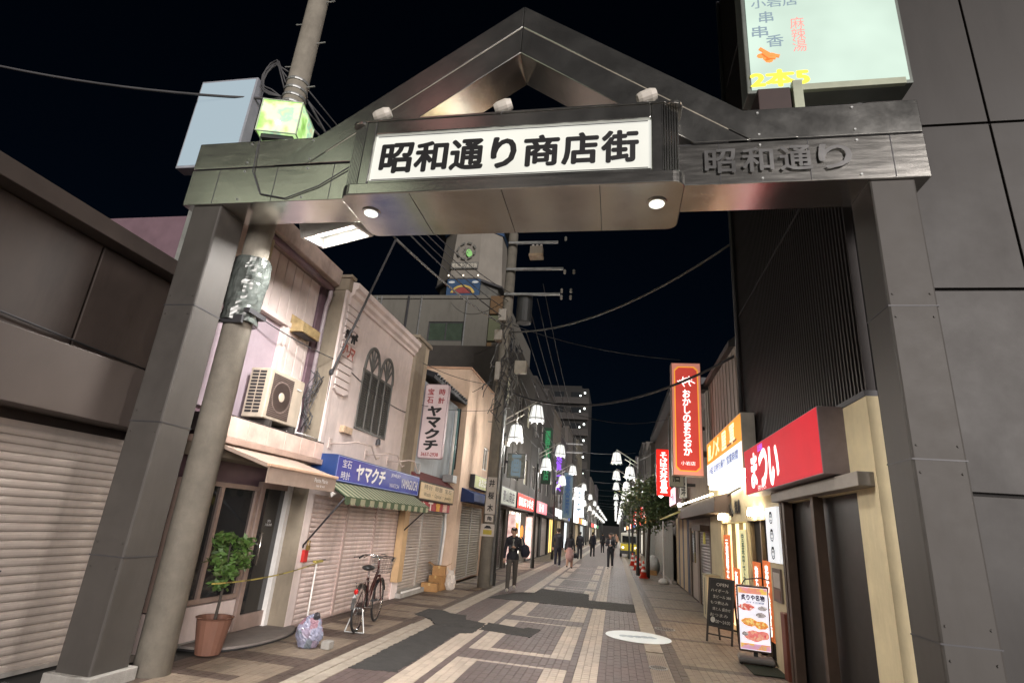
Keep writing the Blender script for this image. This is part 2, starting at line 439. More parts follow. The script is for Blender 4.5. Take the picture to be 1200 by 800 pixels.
# ------------------------------------------------------------------ the arch
CX = -1.2
arch = T('street_arch', 'brushed steel entrance arch with pitched gable spanning the shopping street', 'arch', (CX, 5.25, 0))
b = MB(); b.box(-5.3, 2.9, 5.0, 5.5, 5.17, 5.665); P('lower_beam', b, STEEL, arch, .006)
b = MB(); b.box(-5.3, -3.5, 5.0, 5.5, 5.69, 6.07); P('upper_beam', b, STEEL, arch, .006)
b = MB(); b.box(1.1, 2.9, 5.0, 5.5, 5.69, 6.07); P('upper_beam', b, STEELD, arch, .006)  # right end in darker steel: its dim reflections are put into the colour
b = MB(); b.box(-5.29, 2.89, 5.03, 5.47, 5.660, 5.695); P('shadow_groove', b, DARK, arch)
for sx in (-4.97, 2.57):
    b = MB(); b.box(sx-.2, sx+.2, 5.03, 5.47, 0, 5.175); P('pillar', b, mat('pillar_paint', '#45423f', .6, .1, .12, 4, dirt=.3), arch, .02)
    for z in (1.15, 2.5, 3.85):
        b = MB(); b.box(sx-.203, sx+.203, 5.027, 5.473, z, z+.012); P('pillar_joint', b, DARK, arch)
    for z in (1.05, 1.28, 2.4, 2.62, 3.75, 3.97):
        for dx in (-.15, .15):
            b = MB(); b.cyl((sx+dx, 5.03, z), (sx+dx, 5.022, z), .01, n=8); P('bolt', b, MATS['pillar_paint'], arch)
    b = MB(); b.box(sx-.26, sx+.26, 4.97, 5.53, -.005, .12); P('pillar_base', b, CONC, arch, .01)
# gable rafters: one long box section each side, with a joint line along its face
def rafter(sg):
    def z_at(dx, off): return 7.86-.73*dx+off
    def P2(dx, z): return (CX+sg*dx, z)
    for o0, o1 in ((0, -.33), (-.345, -.74)):
        e0 = (7.86+o0-5.69)/.73; e1 = (7.86+o1-5.69)/.73
        q = MB(); q.prism(fr('C', 0, 0, 0), [P2(.003, z_at(0, o0)), P2(e0, 5.69), P2(e1, 5.69), P2(.003, z_at(0, o1))], -4.994, -5.506); P('rafter', q, STEELD, arch, .006)
    q = MB(); q.prism(fr('C', 0, 0, 0), [P2(.02, z_at(0, -.325)), P2(2.5, z_at(2.5, -.325)), P2(2.47, z_at(2.47, -.35)), P2(.02, z_at(0, -.35))], -5.0, -5.48); P('joint_strip', q, mat('joint_strip', (.55, .5, .42), .4, .6), arch)
rafter(-1); rafter(1)
# sign box in the middle with its wider soffit
def rrect(x0, x1, y0, y1, r, n=6):
    out = []
    for cx, cy, a in ((x1-r, y1-r, 0), (x0+r, y1-r, 90), (x0+r, y0+r, 180), (x1-r, y0+r, 270)):
        out += [(cx+r*math.cos(R(a+90*k/n)), cy+r*math.sin(R(a+90*k/n))) for k in range(n+1)]
    return out
flat = Matrix.Translation((0,0,0))
b = MB(); b.prism(flat, rrect(-3.01, .62, 4.66, 5.56, .12), 4.99, 5.13); P('soffit_tray', b, STEEL, arch, .012)
b = MB(); b.box(-2.84, .42, 4.80, 5.0, 5.14, 5.97); P('sign_housing', b, STEELD, arch, .008)
b = MB()
for (x0, x1, z0, z1) in ((-2.84,-2.72,5.13,5.97), (.30,.42,5.13,5.97), (-2.72,.30,5.13,5.19), (-2.72,.30,5.80,5.97)): b.box(x0, x1, 4.70, 4.80, z0, z1)
P('sign_frame', b, STEELD, arch, .012)
b = MB(); b.box(-2.69, .27, 4.722, 4.73, 5.21, 5.215); b.box(-2.69, .27, 4.722, 4.73, 5.775, 5.78)
P('frame_liner', b, DARK, arch)
b = MB(); b.box(-2.72, .30, 4.74, 4.79, 5.19, 5.80)
P('sign_panel', b, emat('arch_sign_light', '#ecece4', .66, '#8a8a80', .08, 1.2), arch)
for i, ch in enumerate('昭和通り商店街'):
    text(ch, fr('C', -2.44+i*.405+(.0 if i != 3 else .0), 4.738, 5.49), .355 if ch != 'り' else .25, .37, INK, arch, bold=.036)
for sx in (-1, 1):                                    # finned ends of the box
    for k in range(7):
        x = (CX-.01) + sx*(1.64+.026*k) - (0 if sx < 0 else .02)
        b = MB(); b.box(x-.008, x+.008, 4.70+.012*k, 5.02, 5.14, 5.975); P('fin', b, STEELD, arch, .003)
    b = MB(); b.prism(flat, rrect(CX+sx*1.73-.11, CX+sx*1.73+.09, 4.69, 5.02, .09), 5.955, 5.99); P('fin_cap', b, STEEL, arch, .004)
b = MB(); b.box(-2.86, .44, 4.69, 5.02, 5.972, 5.995); P('sign_cap', b, STEELD, arch, .004)
for x in (-2.78, .37):                                # recessed downlights in the soffit
    b = MB(); b.lathe([(.105, 4.975), (.105, 4.992), (.078, 4.992), (.078, 4.975)], (x, 5.02, 0), 24); ring = P('downlight_ring', b, STEEL, arch, smooth=False)
    b = MB(); b.lathe([(.076, 4.968), (.078, 4.974)], (x, 5.02, 0), 24); P('lens', b, emat('downlight_lens', '#f4f7ee', 1.4), ring)
    ld = bpy.data.lights.new('downlight', 'SPOT'); ld.energy = 640; ld.spot_size = R(120); ld.spot_blend = .8; ld.color = (1, .93, .85); ld.shadow_soft_size = .08
    lo = bpy.data.objects.new('downlight', ld); COL.objects.link(lo); lo.parent = arch; lo.location = (x-CX, 5.02-5.25, 4.97)
for i, ch in enumerate('昭和通り'):                     # raised steel letters on the beam's right end
    text(ch, fr('C', 1.0+i*.36, 4.975, 5.43), .29, .28, mat('raised_letters', (.16, .16, .16), .35, .9), arch, name='raised_letter', bold=.02, z=0)
for x in (-4.9, -4.1, -3.35, 1.0, 1.85, 2.6):          # sheet joints on the beam
    b = MB(); b.box(x-.004, x+.004, 4.9975, 5.3, 5.18, 5.66); P('sheet_joint', b, DARK, arch)
for x in (-4.55, -3.7, 1.4, 2.3):
    for z in (5.22, 5.62, 5.75, 6.02):
        b = MB(); b.cyl((x, 5.0, z), (x, 4.99, z), .012, n=8); P('bolt', b, GALV, arch)
for x in (-2.2, -1.2, -.2):
    b = MB(); b.box(x-.003, x+.003, 4.68, 5.54, 4.986, 4.995); P('sheet_joint', b, DARK, arch)
# little floodlights standing on the sign box
def spotlet(x, z, y, label):
    t = T('small_floodlight', label, 'floodlight', (x, y, z))
    b = MB(); b.cyl((x, y, z-.01), (x, y, z+.07), .018, n=8); P('stem', b, GALV, t)
    b = MB(); b.lathe([(.055, -.1), (.07, -.06), (.075, .04), (.055, .1)], (x, y, z+.105), 14, Matrix.Rotation(R(70), 3, 'Y')); P('head', b, mat('pale_grey_plastic', (.55, .52, .47), .5), t, smooth=False)
    b = MB(); b.box(x-.07, x+.07, y-.008, y+.008, z+.02, z+.035); P('bracket', b, GALV, t)
spotlet(-2.70, 5.995, 4.74, 'small pale floodlight above the first character of the arch sign')
spotlet(-1.28, 5.995, 4.74, 'small pale floodlight on the middle of the arch sign box')
spotlet(.26, 5.995, 4.74, 'small pale floodlight above the last character of the arch sign')
# glowing cube lamp on the beam
t = T('cube_lamp', 'glowing green and white cube lamp standing on the steel arch beam', 'lamp', (-4.33, 5.25, 6.07))
Mc = Matrix.Translation((-4.33, 5.25, 6.20)) @ Matrix.Rotation(R(14), 4, 'Z')
def cube_mat():
    m = bpy.data.materials.new('cube_acrylic'); m.use_nodes = True; n = m.node_tree.nodes; l = m.node_tree.links; b = n['Principled BSDF']
    tc = n.new('ShaderNodeNewGeometry'); nz = n.new('ShaderNodeTexNoise'); nz.inputs['Scale'].default_value = 3.2; nz.inputs['Detail'].default_value = 3
    cr = n.new('ShaderNodeValToRGB'); e = cr.color_ramp.elements
    e[0].position = .30; e[0].color = (.22, .42, .10, 1); e[1].position = .72; e[1].color = (.62, .42, .22, 1)
    for p, c in ((.42, (.35, .62, .18, 1)), (.52, (.62, .85, .42, 1)), (.6, (.30, .52, .36, 1))):
        k = e.new(p); k.color = c
    l.new(tc.outputs['Position'], nz.inputs['Vector']); l.new(nz.outputs['Fac'], cr.inputs[0])
    l.new(cr.outputs[0], b.inputs['Base Color']); l.new(cr.outputs[0], b.inputs['Emission Color']); b.inputs['Emission Strength'].default_value = .85; b.inputs['Roughness'].default_value = .15
    return m
CUBE = cube_mat()
b = MB(); b.mbox(Mc, -.25, .25, -.25, .25, 0, .48); P('acrylic_shade', b, CUBE, t, .012)
b = MB()
for sx in (-1, 1):
    for sy in (-1, 1):
        b.mbox(Mc, sx*.25-.008, sx*.25+.008, sy*.25-.008, sy*.25+.008, -.005, .485)
for z in (-.006, .478):
    for s_ in (-1, 1):
        b.mbox(Mc, -.255, .255, s_*.25-.006, s_*.25+.006, z, z+.012); b.mbox(Mc, s_*.25-.006, s_*.25+.006, -.255, .255, z, z+.012)
P('edge_frame', b, mat('clear_edge', (.5, .6, .45), .3), t)
b = MB(); b.mbox(Mc, -.2, .2, -.2, .2, -.06, -.002); b.mbox(Mc, -.1, .1, -.1, .1, -.13, -.05); P('base', b, DARK, t)
b = MB(); b.sph(Mc @ Vector((0,-.235,.14)), .03); P('bulb', b, emat('cube_bulb', '#f6ffe8', 25), t)
b = MB(); b.tube([(-4.48, 5.04, 6.16), (-4.45, 4.985, 6.0), (-4.42, 4.98, 5.6), (-4.25, 4.985, 5.28), (-3.9, 4.985, 5.2), (-3.5, 4.985, 5.35), (-3.1, 4.98, 5.62)], .008, 5); P('power_cable', b, CABLE, t)

# LED floodlight hanging behind the beam: the strongest lamp of the street end
t = T('floodlight', 'bright rectangular white floodlight hung under the steel arch beam', 'floodlight', (-3.65, 5.85, 5.16))
Mf = Matrix.Translation((-3.66, 5.86, 5.17)) @ Matrix.Rotation(R(-6), 4, 'Z') @ Matrix.Rotation(R(-10), 4, 'Y') @ Matrix.Rotation(R(12), 4, 'X')
b = MB()
for (x0,x1,y0,y1) in ((-.39,-.34,-.25,.25),(.34,.39,-.25,.25),(-.34,.34,-.25,-.21),(-.34,.34,.21,.25)): b.mbox(Mf, x0,x1,y0,y1,0,.13)
b.mbox(Mf, -.39,.39,-.25,.25,.13,.2); P('housing', b, mat('white_enamel', (.7, .7, .68), .35), t, .006)
b = MB(); b.mbox(Mf, -.3,.3,-.2,.04,.09,.11); P('lens_panel', b, emat('flood_lens', '#fff8f0', 22), t)
b = MB(); b.mbox(Mf, -.03,.03,-.4,-.2,.14,.19); b.mbox(Mf, -.03, .03, -.4, -.36, .14, .5); P('bracket', b, GALV, t)
ld = bpy.data.lights.new('floodlight_glow', 'AREA'); ld.shape = 'RECTANGLE'; ld.size = .62; ld.size_y = .36; ld.energy = 220; ld.color = (1, .95, .90)
lo = bpy.data.objects.new('floodlight_glow', ld); COL.objects.link(lo); lo.parent = t
lo.matrix_local = Matrix.Translation((-t.location.x, -t.location.y, -t.location.z)) @ Mf @ Matrix.Translation((0, 0, .008))

# ------------------------------------------------------------------ helpers for shopfronts
_slat = {}
def shutter(parent, M, w, h, m, pitch=.075, rail=ALU, gap=0.):
    """roller shutter: curtain of separate slats between two guide rails"""
    key = (round(w, 3), m.name)
    if key not in _slat:
        q = MB(); prof = [(0, 0), (.012, .008), (.02, pitch*.35), (.02, pitch*.65), (.012, pitch-.01), (0, pitch-.003)]
        vs = [(0, y, z) for z, y in prof] + [(w, y, z) for z, y in prof]; n = len(prof)
        q.add(vs, [(i, i+n, i+1+n, i+1) for i in range(n-1)] + [tuple(range(n)), tuple(range(n, 2*n))[::-1]])
        _slat[key] = _mesh(q, (0,0,0), m, 'slat', False)
    c = T('tmp', 'x', 'x') if False else None
    n = int((h-gap)/pitch); org = ORG[parent.name]
    b = MB(); b.mbox(M, 0, w, 0, h, -.03, -.022); cur = P('shutter', b, m, parent)
    for k in range(n):
        o = bpy.data.objects.new('slat', _slat[key]); COL.objects.link(o); o.parent = cur
        L = M.copy(); L.translation = M @ Vector((0, gap+k*pitch, 0)) - Vector(org); o.matrix_local = L
    b = MB(); b.mbox(M, 0, w, gap-.03, gap+.012, -.01, .03); P('bottom_bar', b, rail, cur)
    for x in (-.02, w-.015):
        b = MB(); b.mbox(M, x, x+.035, 0, h, -.03, .035); P('guide_rail', b, rail, parent)
    b = MB(); b.mbox(M, w*.42, w*.58, gap+.92, gap+.935, .018, .03); P('latch', b, DARK, cur)
    return cur
def window(parent, M, w, h, frame_m, pane_m, mull=1, t=.04, depth=.02):
    """framed window in frame M (lower left corner)"""
    b = MB(); b.mbox(M, 0, t, 0, h, -depth, depth); b.mbox(M, w-t, w, 0, h, -depth, depth)
    b.mbox(M, t, w-t, 0, t, -depth, depth); b.mbox(M, t, w-t, h-t, h, -depth, depth)
    for k in range(1, mull+1): b.mbox(M, w*k/(mull+1)-t/2, w*k/(mull+1)+t/2, t, h-t, -depth, depth)
    f = P('window', b, frame_m, parent)
    for k in range(mull+1):
        b = MB(); b.mbox(M, t/2+(w-t)*k/(mull+1), t/2+(w-t)*(k+1)/(mull+1), t/2, h-t/2, -.012, -.004); P('pane', b, pane_m, f)
    return f
def signbox(parent, face, x, y, z, w, h, d, body, front, name='sign_box', inset=.02):
    """box sign whose front face is centred on (x,y,z); returns frame at the centre of the front"""
    M = fr(face, x, y, z)
    b = MB(); b.mbox(M, -w/2, w/2, -h/2, h/2, -d, -.004); o = P(name, b, body, parent, .006)
    b = MB(); b.mbox(M, -w/2+inset, w/2-inset, -h/2+inset, h/2-inset, -.01, 0); P('sign_face', b, front, o)
    return M, o
def at(M, x, y, z=0): return M @ Matrix.Translation((x, y, z))
def curve(p0, p1, sag, n=14):
    p0, p1 = Vector(p0), Vector(p1)
    return [p0.lerp(p1, i/n) - Vector((0, 0, sag*4*(i/n)*(1-i/n))) for i in range(n+1)]

PINK = mat('pink_siding', '#d8cac6', .6, 0, .1, 4, .05, 30, dirt=.35)
LILAC = mat('lilac_panel', '#a89aa4', .6, 0, .1, 3, dirt=.3)
PLASTER = mat('pink_plaster', '#dccfcb', .8, 0, .1, 3, .25, 120, dirt=.35)
OLIVE = mat('tan_plaster', '#897f70', .85, 0, .14, 4, .25, 90, dirt=.4)
TAN = mat('tan_panel', '#b79a74', .6, 0, .12, 6, dirt=.3)
SHUT = mat('pink_shutter', '#dbcac5', .5, .15, .12, 3, dirt=.6)
SHUTG = mat('grey_shutter', '#b4aaa2', .45, .25, .1, 3, dirt=.35)
FASC = mat('eave_fascia', '#b5a49c', .7, 0, .2, 6, .2, 40, dirt=.6)
GUT = mat('purple_gutter', '#6d5862', .5, 0, .15, 5)
DGLASS = glass('dark_shop_glass', (.018, .02, .022), .05)
AWN = mat('tan_awning', '#9a887c', .85, 0, .12, 5, .2, 200, dirt=.25)

# ---- pink shop with the tan awning
B1 = T('shop_building', 'pink two storey shop with vertical siding and a tan awning', 'building', (-6.5, 5, 0))
b = MB(); b.box(-10, -5.29, 5.9, 8.36, 0, 5.6); P('wall', b, GUT, B1)
y = 5.92; k = 0
while y < 8.1:
    y1 = min(y+.235, 8.12)
    z0 = 4.52 if 5.8 < (y+y1)/2 < 7.42 else 2.76
    b = MB(); b.box(-5.285, -5.2-random.random()*.006, y, y1-.02, z0, 5.5); P('siding_panel', b, PINK, B1, .004)
    y += .235
b = MB(); b.box(-5.29, -5.17, 8.12, 8.3, 2.5, 5.5); P('corner_board', b, GUT, B1, .006)
for (ya, yb) in ((5.93, 7.40),):
    b = MB(); b.box(-5.285, -5.262, ya, yb, 2.9, 4.5); P('window_board', b, LILAC, B1, .004)
    b = MB(); b.box(-5.29, -5.16, ya-.02, yb+.06, 4.47, 4.55); P('window_head', b, PINK, B1, .006)
    b = MB(); b.box(-5.29, -5.17, yb, yb+.06, 2.8, 4.47); P('window_jamb', b, PINK, B1, .006)
b = MB(); b.prism(fr('C', 0, 0, 0), [(-5.35,5.5),(-4.98,5.62),(-4.96,5.9),(-5.35,6.0)], -5.9, -8.34); P('eave_fascia', b, FASC, B1, .01)
b = MB(); b.tube([(-5.05, 5.9, 5.53), (-5.05, 8.25, 5.5)], .055, 8); gt = P('gutter', b, GUT, B1, smooth=True)
b = MB(); b.tube([(-5.05, 8.2, 5.5), (-5.05, 8.22, 5.36), (-5.12, 8.28, 5.2), (-5.14, 8.3, 5.0), (-5.14, 8.3, 2.8)], .04, 8); P('downpipe', b, mat('grey_pvc', '#a59aa0', .4), gt, smooth=True)
b = MB(); b.tube([(-5.14, 6.42, 5.9), (-5.1, 6.42, 5.5), (-5.14, 6.42, 4.2)], .075, 10); P('corner_downpipe', b, mat('cream_pvc', '#b9ab8a', .5, 0, .15, 4, dirt=.4), B1, smooth=True)
b = MB(); b.prism(fr('C', 0, 0, 0), [(-5.2,4.72),(-4.95,4.58),(-4.95,4.42),(-5.2,4.42)], -7.46, -7.98); vh = P('vent_hood', b, mat('stained_vent', '#a8936a', .6, .1, .35, 9, dirt=.7), B1, .006)
b = MB(); b.box(-5.16, -4.98, 7.5, 7.94, 4.41, 4.418); P('vent_mouth', b, BLACK, vh)
b = MB(); b.box(-5.2, -4.72, 5.9, 8.34, 2.56, 2.79); P('canopy', b, mat('canopy_metal', '#3c3636', .6, .2, .2, 6), B1, .006)
y = 5.95
while y < 8.2:
    b = MB(); b.box(-4.72, -4.695, y, min(y+.415, 8.3), 2.52, 2.765); P('canopy_tile', b, mat('canopy_tile', '#d4bbb0', .5, 0, .22, 3.2, dirt=.25), B1, .004); y += .42
b = MB(); b.box(-5.2, -4.66, 5.92, 8.3, 2.43, 2.515); P('canopy_moulding', b, mat('moulding', '#b0988c', .6, 0, .15, 4, dirt=.3), B1, .01)
b = MB(); b.box(-5.2, -4.75, 5.95, 7.9, 2.27, 2.43); P('awning_backboard', b, mat('backboard', '#7d7466', .7), B1)
aw = None
b = MB(); b.prism(fr('C', 0, 0, 0), [(-4.80,2.44),(-4.03,2.22),(-4.0,2.2),(-4.02,2.17),(-4.80,2.40)], -5.95, -7.6)
aw = P('awning', b, AWN, B1)
b = MB(); b.box(-4.025, -4.005, 5.95, 7.6, 2.0, 2.19); P('valance', b, AWN, aw)
b = MB(); b.box(-4.035, -3.985, 5.93, 7.63, 2.185, 2.225); P('front_bar', b, mat('awning_bar', '#c9a88f', .5), aw, .008)
for k in range(2): text('Petite Marie' if k == 0 else 'hair & nail', fr('L', -4.003, 7.18, 2.125-k*.07), .36 if k == 0 else .22, .055 if k == 0 else .03, INKW, aw)
b = MB(); b.cyl((-4.0, 7.57, 2.0), (-4.02, 7.57, 1.93), .05, .005, 4); P('tassel', b, WHITE, aw)
# ground floor: door, window, jambs
b = MB(); b.box(-5.29, -5.22, 5.9, 8.36, 0, .08); P('plinth', b, CONC, B1)
M = fr('L', -5.2, 7.62, .06)
b = MB(); b.mbox(M, 0,.09,0,2.02,-.05,.03); b.mbox(M,.84,.93,0,2.02,-.05,.03); b.mbox(M,.09,.84,1.93,2.02,-.05,.03); b.mbox(M,.09,.84,0,.2,-.05,.03); d = P('door', b, mat('door_frame', '#a08e86', .5, .3, .15, 4, dirt=.3), B1, .004)
b = MB(); b.mbox(M, .09,.84,.2,1.93,-.015,-.005); P('pane', b, DGLASS, d)
b = MB(); b.tube([M @ Vector((.16,.86,.03)), M @ Vector((.16,.86,.075)), M @ Vector((.16,1.3,.075)), M @ Vector((.16,1.3,.03))], .012, 8); P('handle', b, STEEL, d, smooth=True)
b = MB(); b.mbox(M, .03,.07,.98,1.06,.03,.045); b.mbox(M,.03,.07,1.12,1.17,.03,.045); P('lock', b, STEEL, d, .004)
text('OPEN\n11:00-20:00', at(M, .38, 1.44, -.004), .16, .09, INKW, d)
M = fr('L', -5.21, 6.0, .5)
b = MB(); b.mbox(M, 0, 1.58, -.42, -.02, -.04, .02); P('stall_riser', b, PINK, B1)
window(B1, M, 1.58, 1.5, MATS['door_frame'], DGLASS, 1, .06, .03)
for (ya, yb, mt, xx) in ((8.56, 8.68, WHITE, -5.13), (8.68, 8.76, mat('dark_jamb', '#4a3c38', .6), -5.05)):
    b = MB(); b.box(-5.3, xx, ya-.28, yb-.28, .02, 2.3); P('jamb', b, mt, B1, .004)
b = MB(); b.box(-5.29, -5.0, 8.48, 8.60, 0, 2.35); P('jamb', b, MATS['dark_jamb'], B1, .004)
t = T('key_box', 'red fire box with a brass padlock on the pink shop pillar', 'fire box', (-4.83, 8.5, .95))
b = MB(); b.box(-4.84, -4.79, 8.48, 8.6, .95, 1.13); P('box', b, mat('red_box', '#b02824', .5), t, .005)
b = MB(); b.tube([(-4.78, 8.51, 1.2), (-4.78, 8.51, 1.27), (-4.78, 8.57, 1.27), (-4.78, 8.57, 1.2)], .008, 6); b.box(-4.795, -4.765, 8.5, 8.58, 1.13, 1.2); P('padlock', b, mat('brass', (.35, .25, .08), .4, .8), t)
t = T('door_mat_ramp', 'half round grey ramp mat in front of the glass shop door', 'mat', (-5.0, 7.7, 0))
pts = [(-5.25, 6.7), (-5.25, 8.62), (-4.95, 8.6)] + [(-5.0+.46*math.cos(a), 7.7-.98*math.sin(a)) for a in np.linspace(-1.1, 1.45, 12)]
b = MB(); b.prism(flat, pts, .004, .05); P('slab', b, mat('ramp_grey', '#77706c', .8, 0, .2, 5, .3, 60), t, .012)
b = MB(); b.prism(flat, [((x+5.0)*1.04-5.0, (yy-7.7)*1.03+7.7) for x, yy in pts], .003, .02); P('edge', b, RUBBER, t)

# air conditioner on the canopy
t = T('air_conditioner', 'beige air conditioner unit standing on the tan awning shop canopy', 'air conditioner', (-5.0, 7.2, 2.79))
ACM = mat('ac_beige', '#b8ac9c', .5, 0, .12, 5, dirt=.4)
b = MB(); b.box(-5.18, -4.84, 6.78, 7.66, 2.9, 3.62); P('casing', b, ACM, t, .015)
b = MB(); b.box(-4.84, -4.832, 6.85, 7.36, 2.95, 3.56); fg = P('fan_recess', b, mat('fan_dark', '#4d423e', .7), t)
for k in range(22):
    b = MB(); z = 2.965+k*.027; b.box(-4.832, -4.826, 6.86, 7.35, z, z+.007); P('grille_bar', b, mat('grille_bar', '#7c6c66', .6), fg)
b = MB(); b.lathe([(.23, 0), (.23, .006), (.215, .006), (.215, 0)], (-4.83, 7.105, 3.255), 28, Matrix.Rotation(R(90), 3, 'Y')); P('fan_ring', b, MATS['grille_bar'], fg)
b = MB(); b.lathe([(.07, 0), (.06, .012)], (-4.83, 7.105, 3.255), 20, Matrix.Rotation(R(90), 3, 'Y')); P('fan_hub', b, ACM, fg)
for k in range(13):
    for c in range(2):
        b = MB(); z = 2.97+k*.048; b.box(-5.14+c*.12, -5.04+c*.12, 6.776, 6.785, z, z+.03); P('side_slot', b, BLACK, t)
b = MB(); b.box(-4.838, -4.829, 7.46, 7.58, 3.46, 3.48); P('badge', b, WHITE, t)
for yy in (6.9, 7.5):
    b = MB(); b.box(-5.2, -4.8, yy, yy+.07, 2.79, 2.9); P('foot', b, mat('foot_plastic', '#3a3634', .7), t, .005)
b = MB(); b.tube([(-4.95, 7.66, 3.4), (-4.95, 7.78, 3.42), (-4.98, 7.88, 3.2), (-4.98, 7.88, 2.95), (-4.95, 7.8, 2.83), (-4.85, 7.55, 2.82)], .022, 8); P('pipe', b, WHITE, t, smooth=True)
b = MB(); b.tube([(-4.9, 7.5, 2.83), (-4.8, 7.75, 2.84), (-4.78, 8.2, 2.82)], .014, 6); P('drain_hose', b, WHITE, t, smooth=True)

# bundle of loose cables on the corner between the two pink shops
t = T('cable_bundle', 'tangle of dark cables fixed to the corner of the arched window shop', 'cables', (-4.95, 8.3, 3.4))
rnd = random.Random(11)
for k in range(9):
    pts = [(-5.12+rnd.uniform(-.05,.2), 8.2+rnd.uniform(-.1,.12), 3.0+i*.16+rnd.uniform(-.08,.08)) for i in range(7)]
    b = MB(); b.tube(pts, rnd.choice((.008, .012)), 5); P('cable', b, CABLE, t, smooth=True)
b = MB(); b.sph((-4.84, 8.36, 4.0), (.04, .05, .06)); b.cyl((-4.84, 8.37, 4.0), (-4.84, 8.38, 3.45), .01); P('insulator', b, DARK, t)

# ---- pink building with arched louvre window, blue sign and shutters
B2 = T('shop_building', 'pink plaster shop with twin arched louvre window and blue jewellery sign', 'building', (-6.5, 10.6, 0))
b = MB(); b.box(-9.5, -4.99, 8.38, 12.86, 0, 5.62); P('core', b, OLIVE, B2)
M = fr('L', -4.85, 8.38, 0)
b = MB(); b.wall(M, 4.5, 5.6, [(.2, 4.15, 0, 1.98), (1.14, 2.6, 3.24, 4.42)], .14); P('wall', b, PLASTER, B2)
b = MB(); b.box(-5.3, -4.852, 8.376, 8.384, 0, 5.6); P('side_wall', b, OLIVE, B2)
prof = [(-4.87,5.42),(-4.80,5.42),(-4.80,5.48),(-4.74,5.52),(-4.74,5.6),(-4.68,5.64),(-4.68,5.74),(-4.87,5.78)]
b = MB(); b.prism(fr('C', 0, 0, 0), prof, -8.5, -11.95); P('cornice', b, PLASTER, B2, .004)
b = MB(); b.box(-5.35, -4.80, 8.36, 8.50, 5.55, 5.78); b.box(-5.38, -4.76, 8.33, 8.53, 5.78, 5.84); P('parapet_cap', b, OLIVE, B2, .008)
b = MB(); b.box(-4.86, -4.815, 8.37, 8.47, 2.6, 5.55); P('pilaster', b, PLASTER, B2, .006)
b = MB(); b.box(-4.99, -4.77, 11.95, 12.55, 2.6, 5.88); pl = P('pilaster', b, OLIVE, B2, .01)
b = MB(); b.box(-5.1, -4.73, 11.9, 12.9, 5.88, 5.96); P('capital', b, OLIVE, pl, .01)
b = MB(); b.box(-4.99, -4.80, 12.55, 12.86, 2.6, 5.88); P('return_wall', b, mat('cream_wall', '#aca08c', .8, 0, .14, 3, dirt=.4), B2, .006)
for k in range(13):
    z = 3.7+k*.135; cut = .12 if k == 0 else 0
    b = MB(); b.prism(fr('L', -4.85, 0, 0), [(8.5+cut, z), (9.0-cut, z), (9.0, z+.06), (9.0, z+.112), (8.5, z+.112), (8.5, z+.06)], 0, .045); P('board', b, PLASTER, B2, .003)
for i, ch in enumerate('プリマ'):
    text(ch, fr('L', -4.802, 8.585+i*.165, 4.5-i*.012), .15, .21, mat('faded_red', '#b0503c', .6), B2, bold=.02)
def horse(yc, zc, s):
    pts = [(-.9,-.9),(-.62,-.92),(-.55,-.2),(-.2,-.05),(.0,-.8),(.2,-.85),(.22,-.1),(.5,.1),(.9,-.1),(.95,.02),(.62,.38),(.95,.72),(.78,.82),(.45,.95),(.2,.6),(-.2,.4),(-.55,.5),(-.95,.1),(-.88,0),(-.62,.2),(-.72,-.2)]
    b = MB(); b.prism(fr('L', -4.805, yc, zc), [(x*s, z*s) for x, z in pts], 0, .02); P('horse_emblem', b, BLACK, B2)
horse(8.64, 4.80, .12); horse(8.88, 4.78, .12)
# louvre window
LOUV = mat('louvre_green_grey', '#5c5c59', .55, 0, .18, 6, dirt=.3)
Mw = fr('L', -4.86, 9.52, 3.24)
b = MB(); b.mbox(Mw, 0, 1.46, 0, 1.18, -.12, -.11); P('window_backing', b, mat('window_dark', '#2c2c2a', .6), B2)
lw = None
b = MB()
for x in (0, .35, .7, 1.05, 1.41): b.mbox(Mw, x, x+.05, 0, 1.18, -.06, .03)
for z in (0, 1.13): b.mbox(Mw, 0, 1.46, z, z+.05, -.06, .028)
lw = P('louvre_frame', b, LOUV, B2, .004)
b = MB()
for c in range(4):
    for k in range(22):
        z = .06+k*.049; b.add([Mw @ Vector(p) for p in ((.05+c*.35, z, .026), (.35+c*.35, z, .026), (.35+c*.35, z+.05, .0), (.05+c*.35, z+.05, .0))], [(0,1,2,3)])
P('louvre_blades', b, LOUV, lw, kind='stuff')
for c in (.365, 1.095):
    pts = [(c+.355*math.cos(a), 1.18+.52*math.sin(a)) for a in np.linspace(0, math.pi, 17)]; inn = [(c+.30*math.cos(a), 1.18+.465*math.sin(a)) for a in np.linspace(0, math.pi, 17)]
    b = MB()
    for i in range(16): b.prism(Mw, [pts[i], pts[i+1], inn[i+1], inn[i]], 0.012, .045)
    for a in (40, 65, 90, 115, 140):
        a = R(a); dx, dy = math.cos(a), math.sin(a); nx, ny = -dy*.012, dx*.012
        b.prism(Mw, [(c+nx, 1.18+ny), (c-nx, 1.18-ny), (c+.31*dx-nx, 1.18+.47*dy-ny), (c+.31*dx+nx, 1.18+.47*dy+ny)], .013, .04)
    P('arch_fan', b, LOUV, lw)
# shutters
for k in range(3): shutter(B2, fr('L', -4.90, 8.62+k*1.315, .02), 1.27, 1.96, SHUT, .076, mat('shutter_rail', '#c2aea8', .45, .3))
b = MB(); b.box(-4.86, -4.70, 12.42, 12.72, .36, 2.0); P('tan_post', b, TAN, B2, .006)
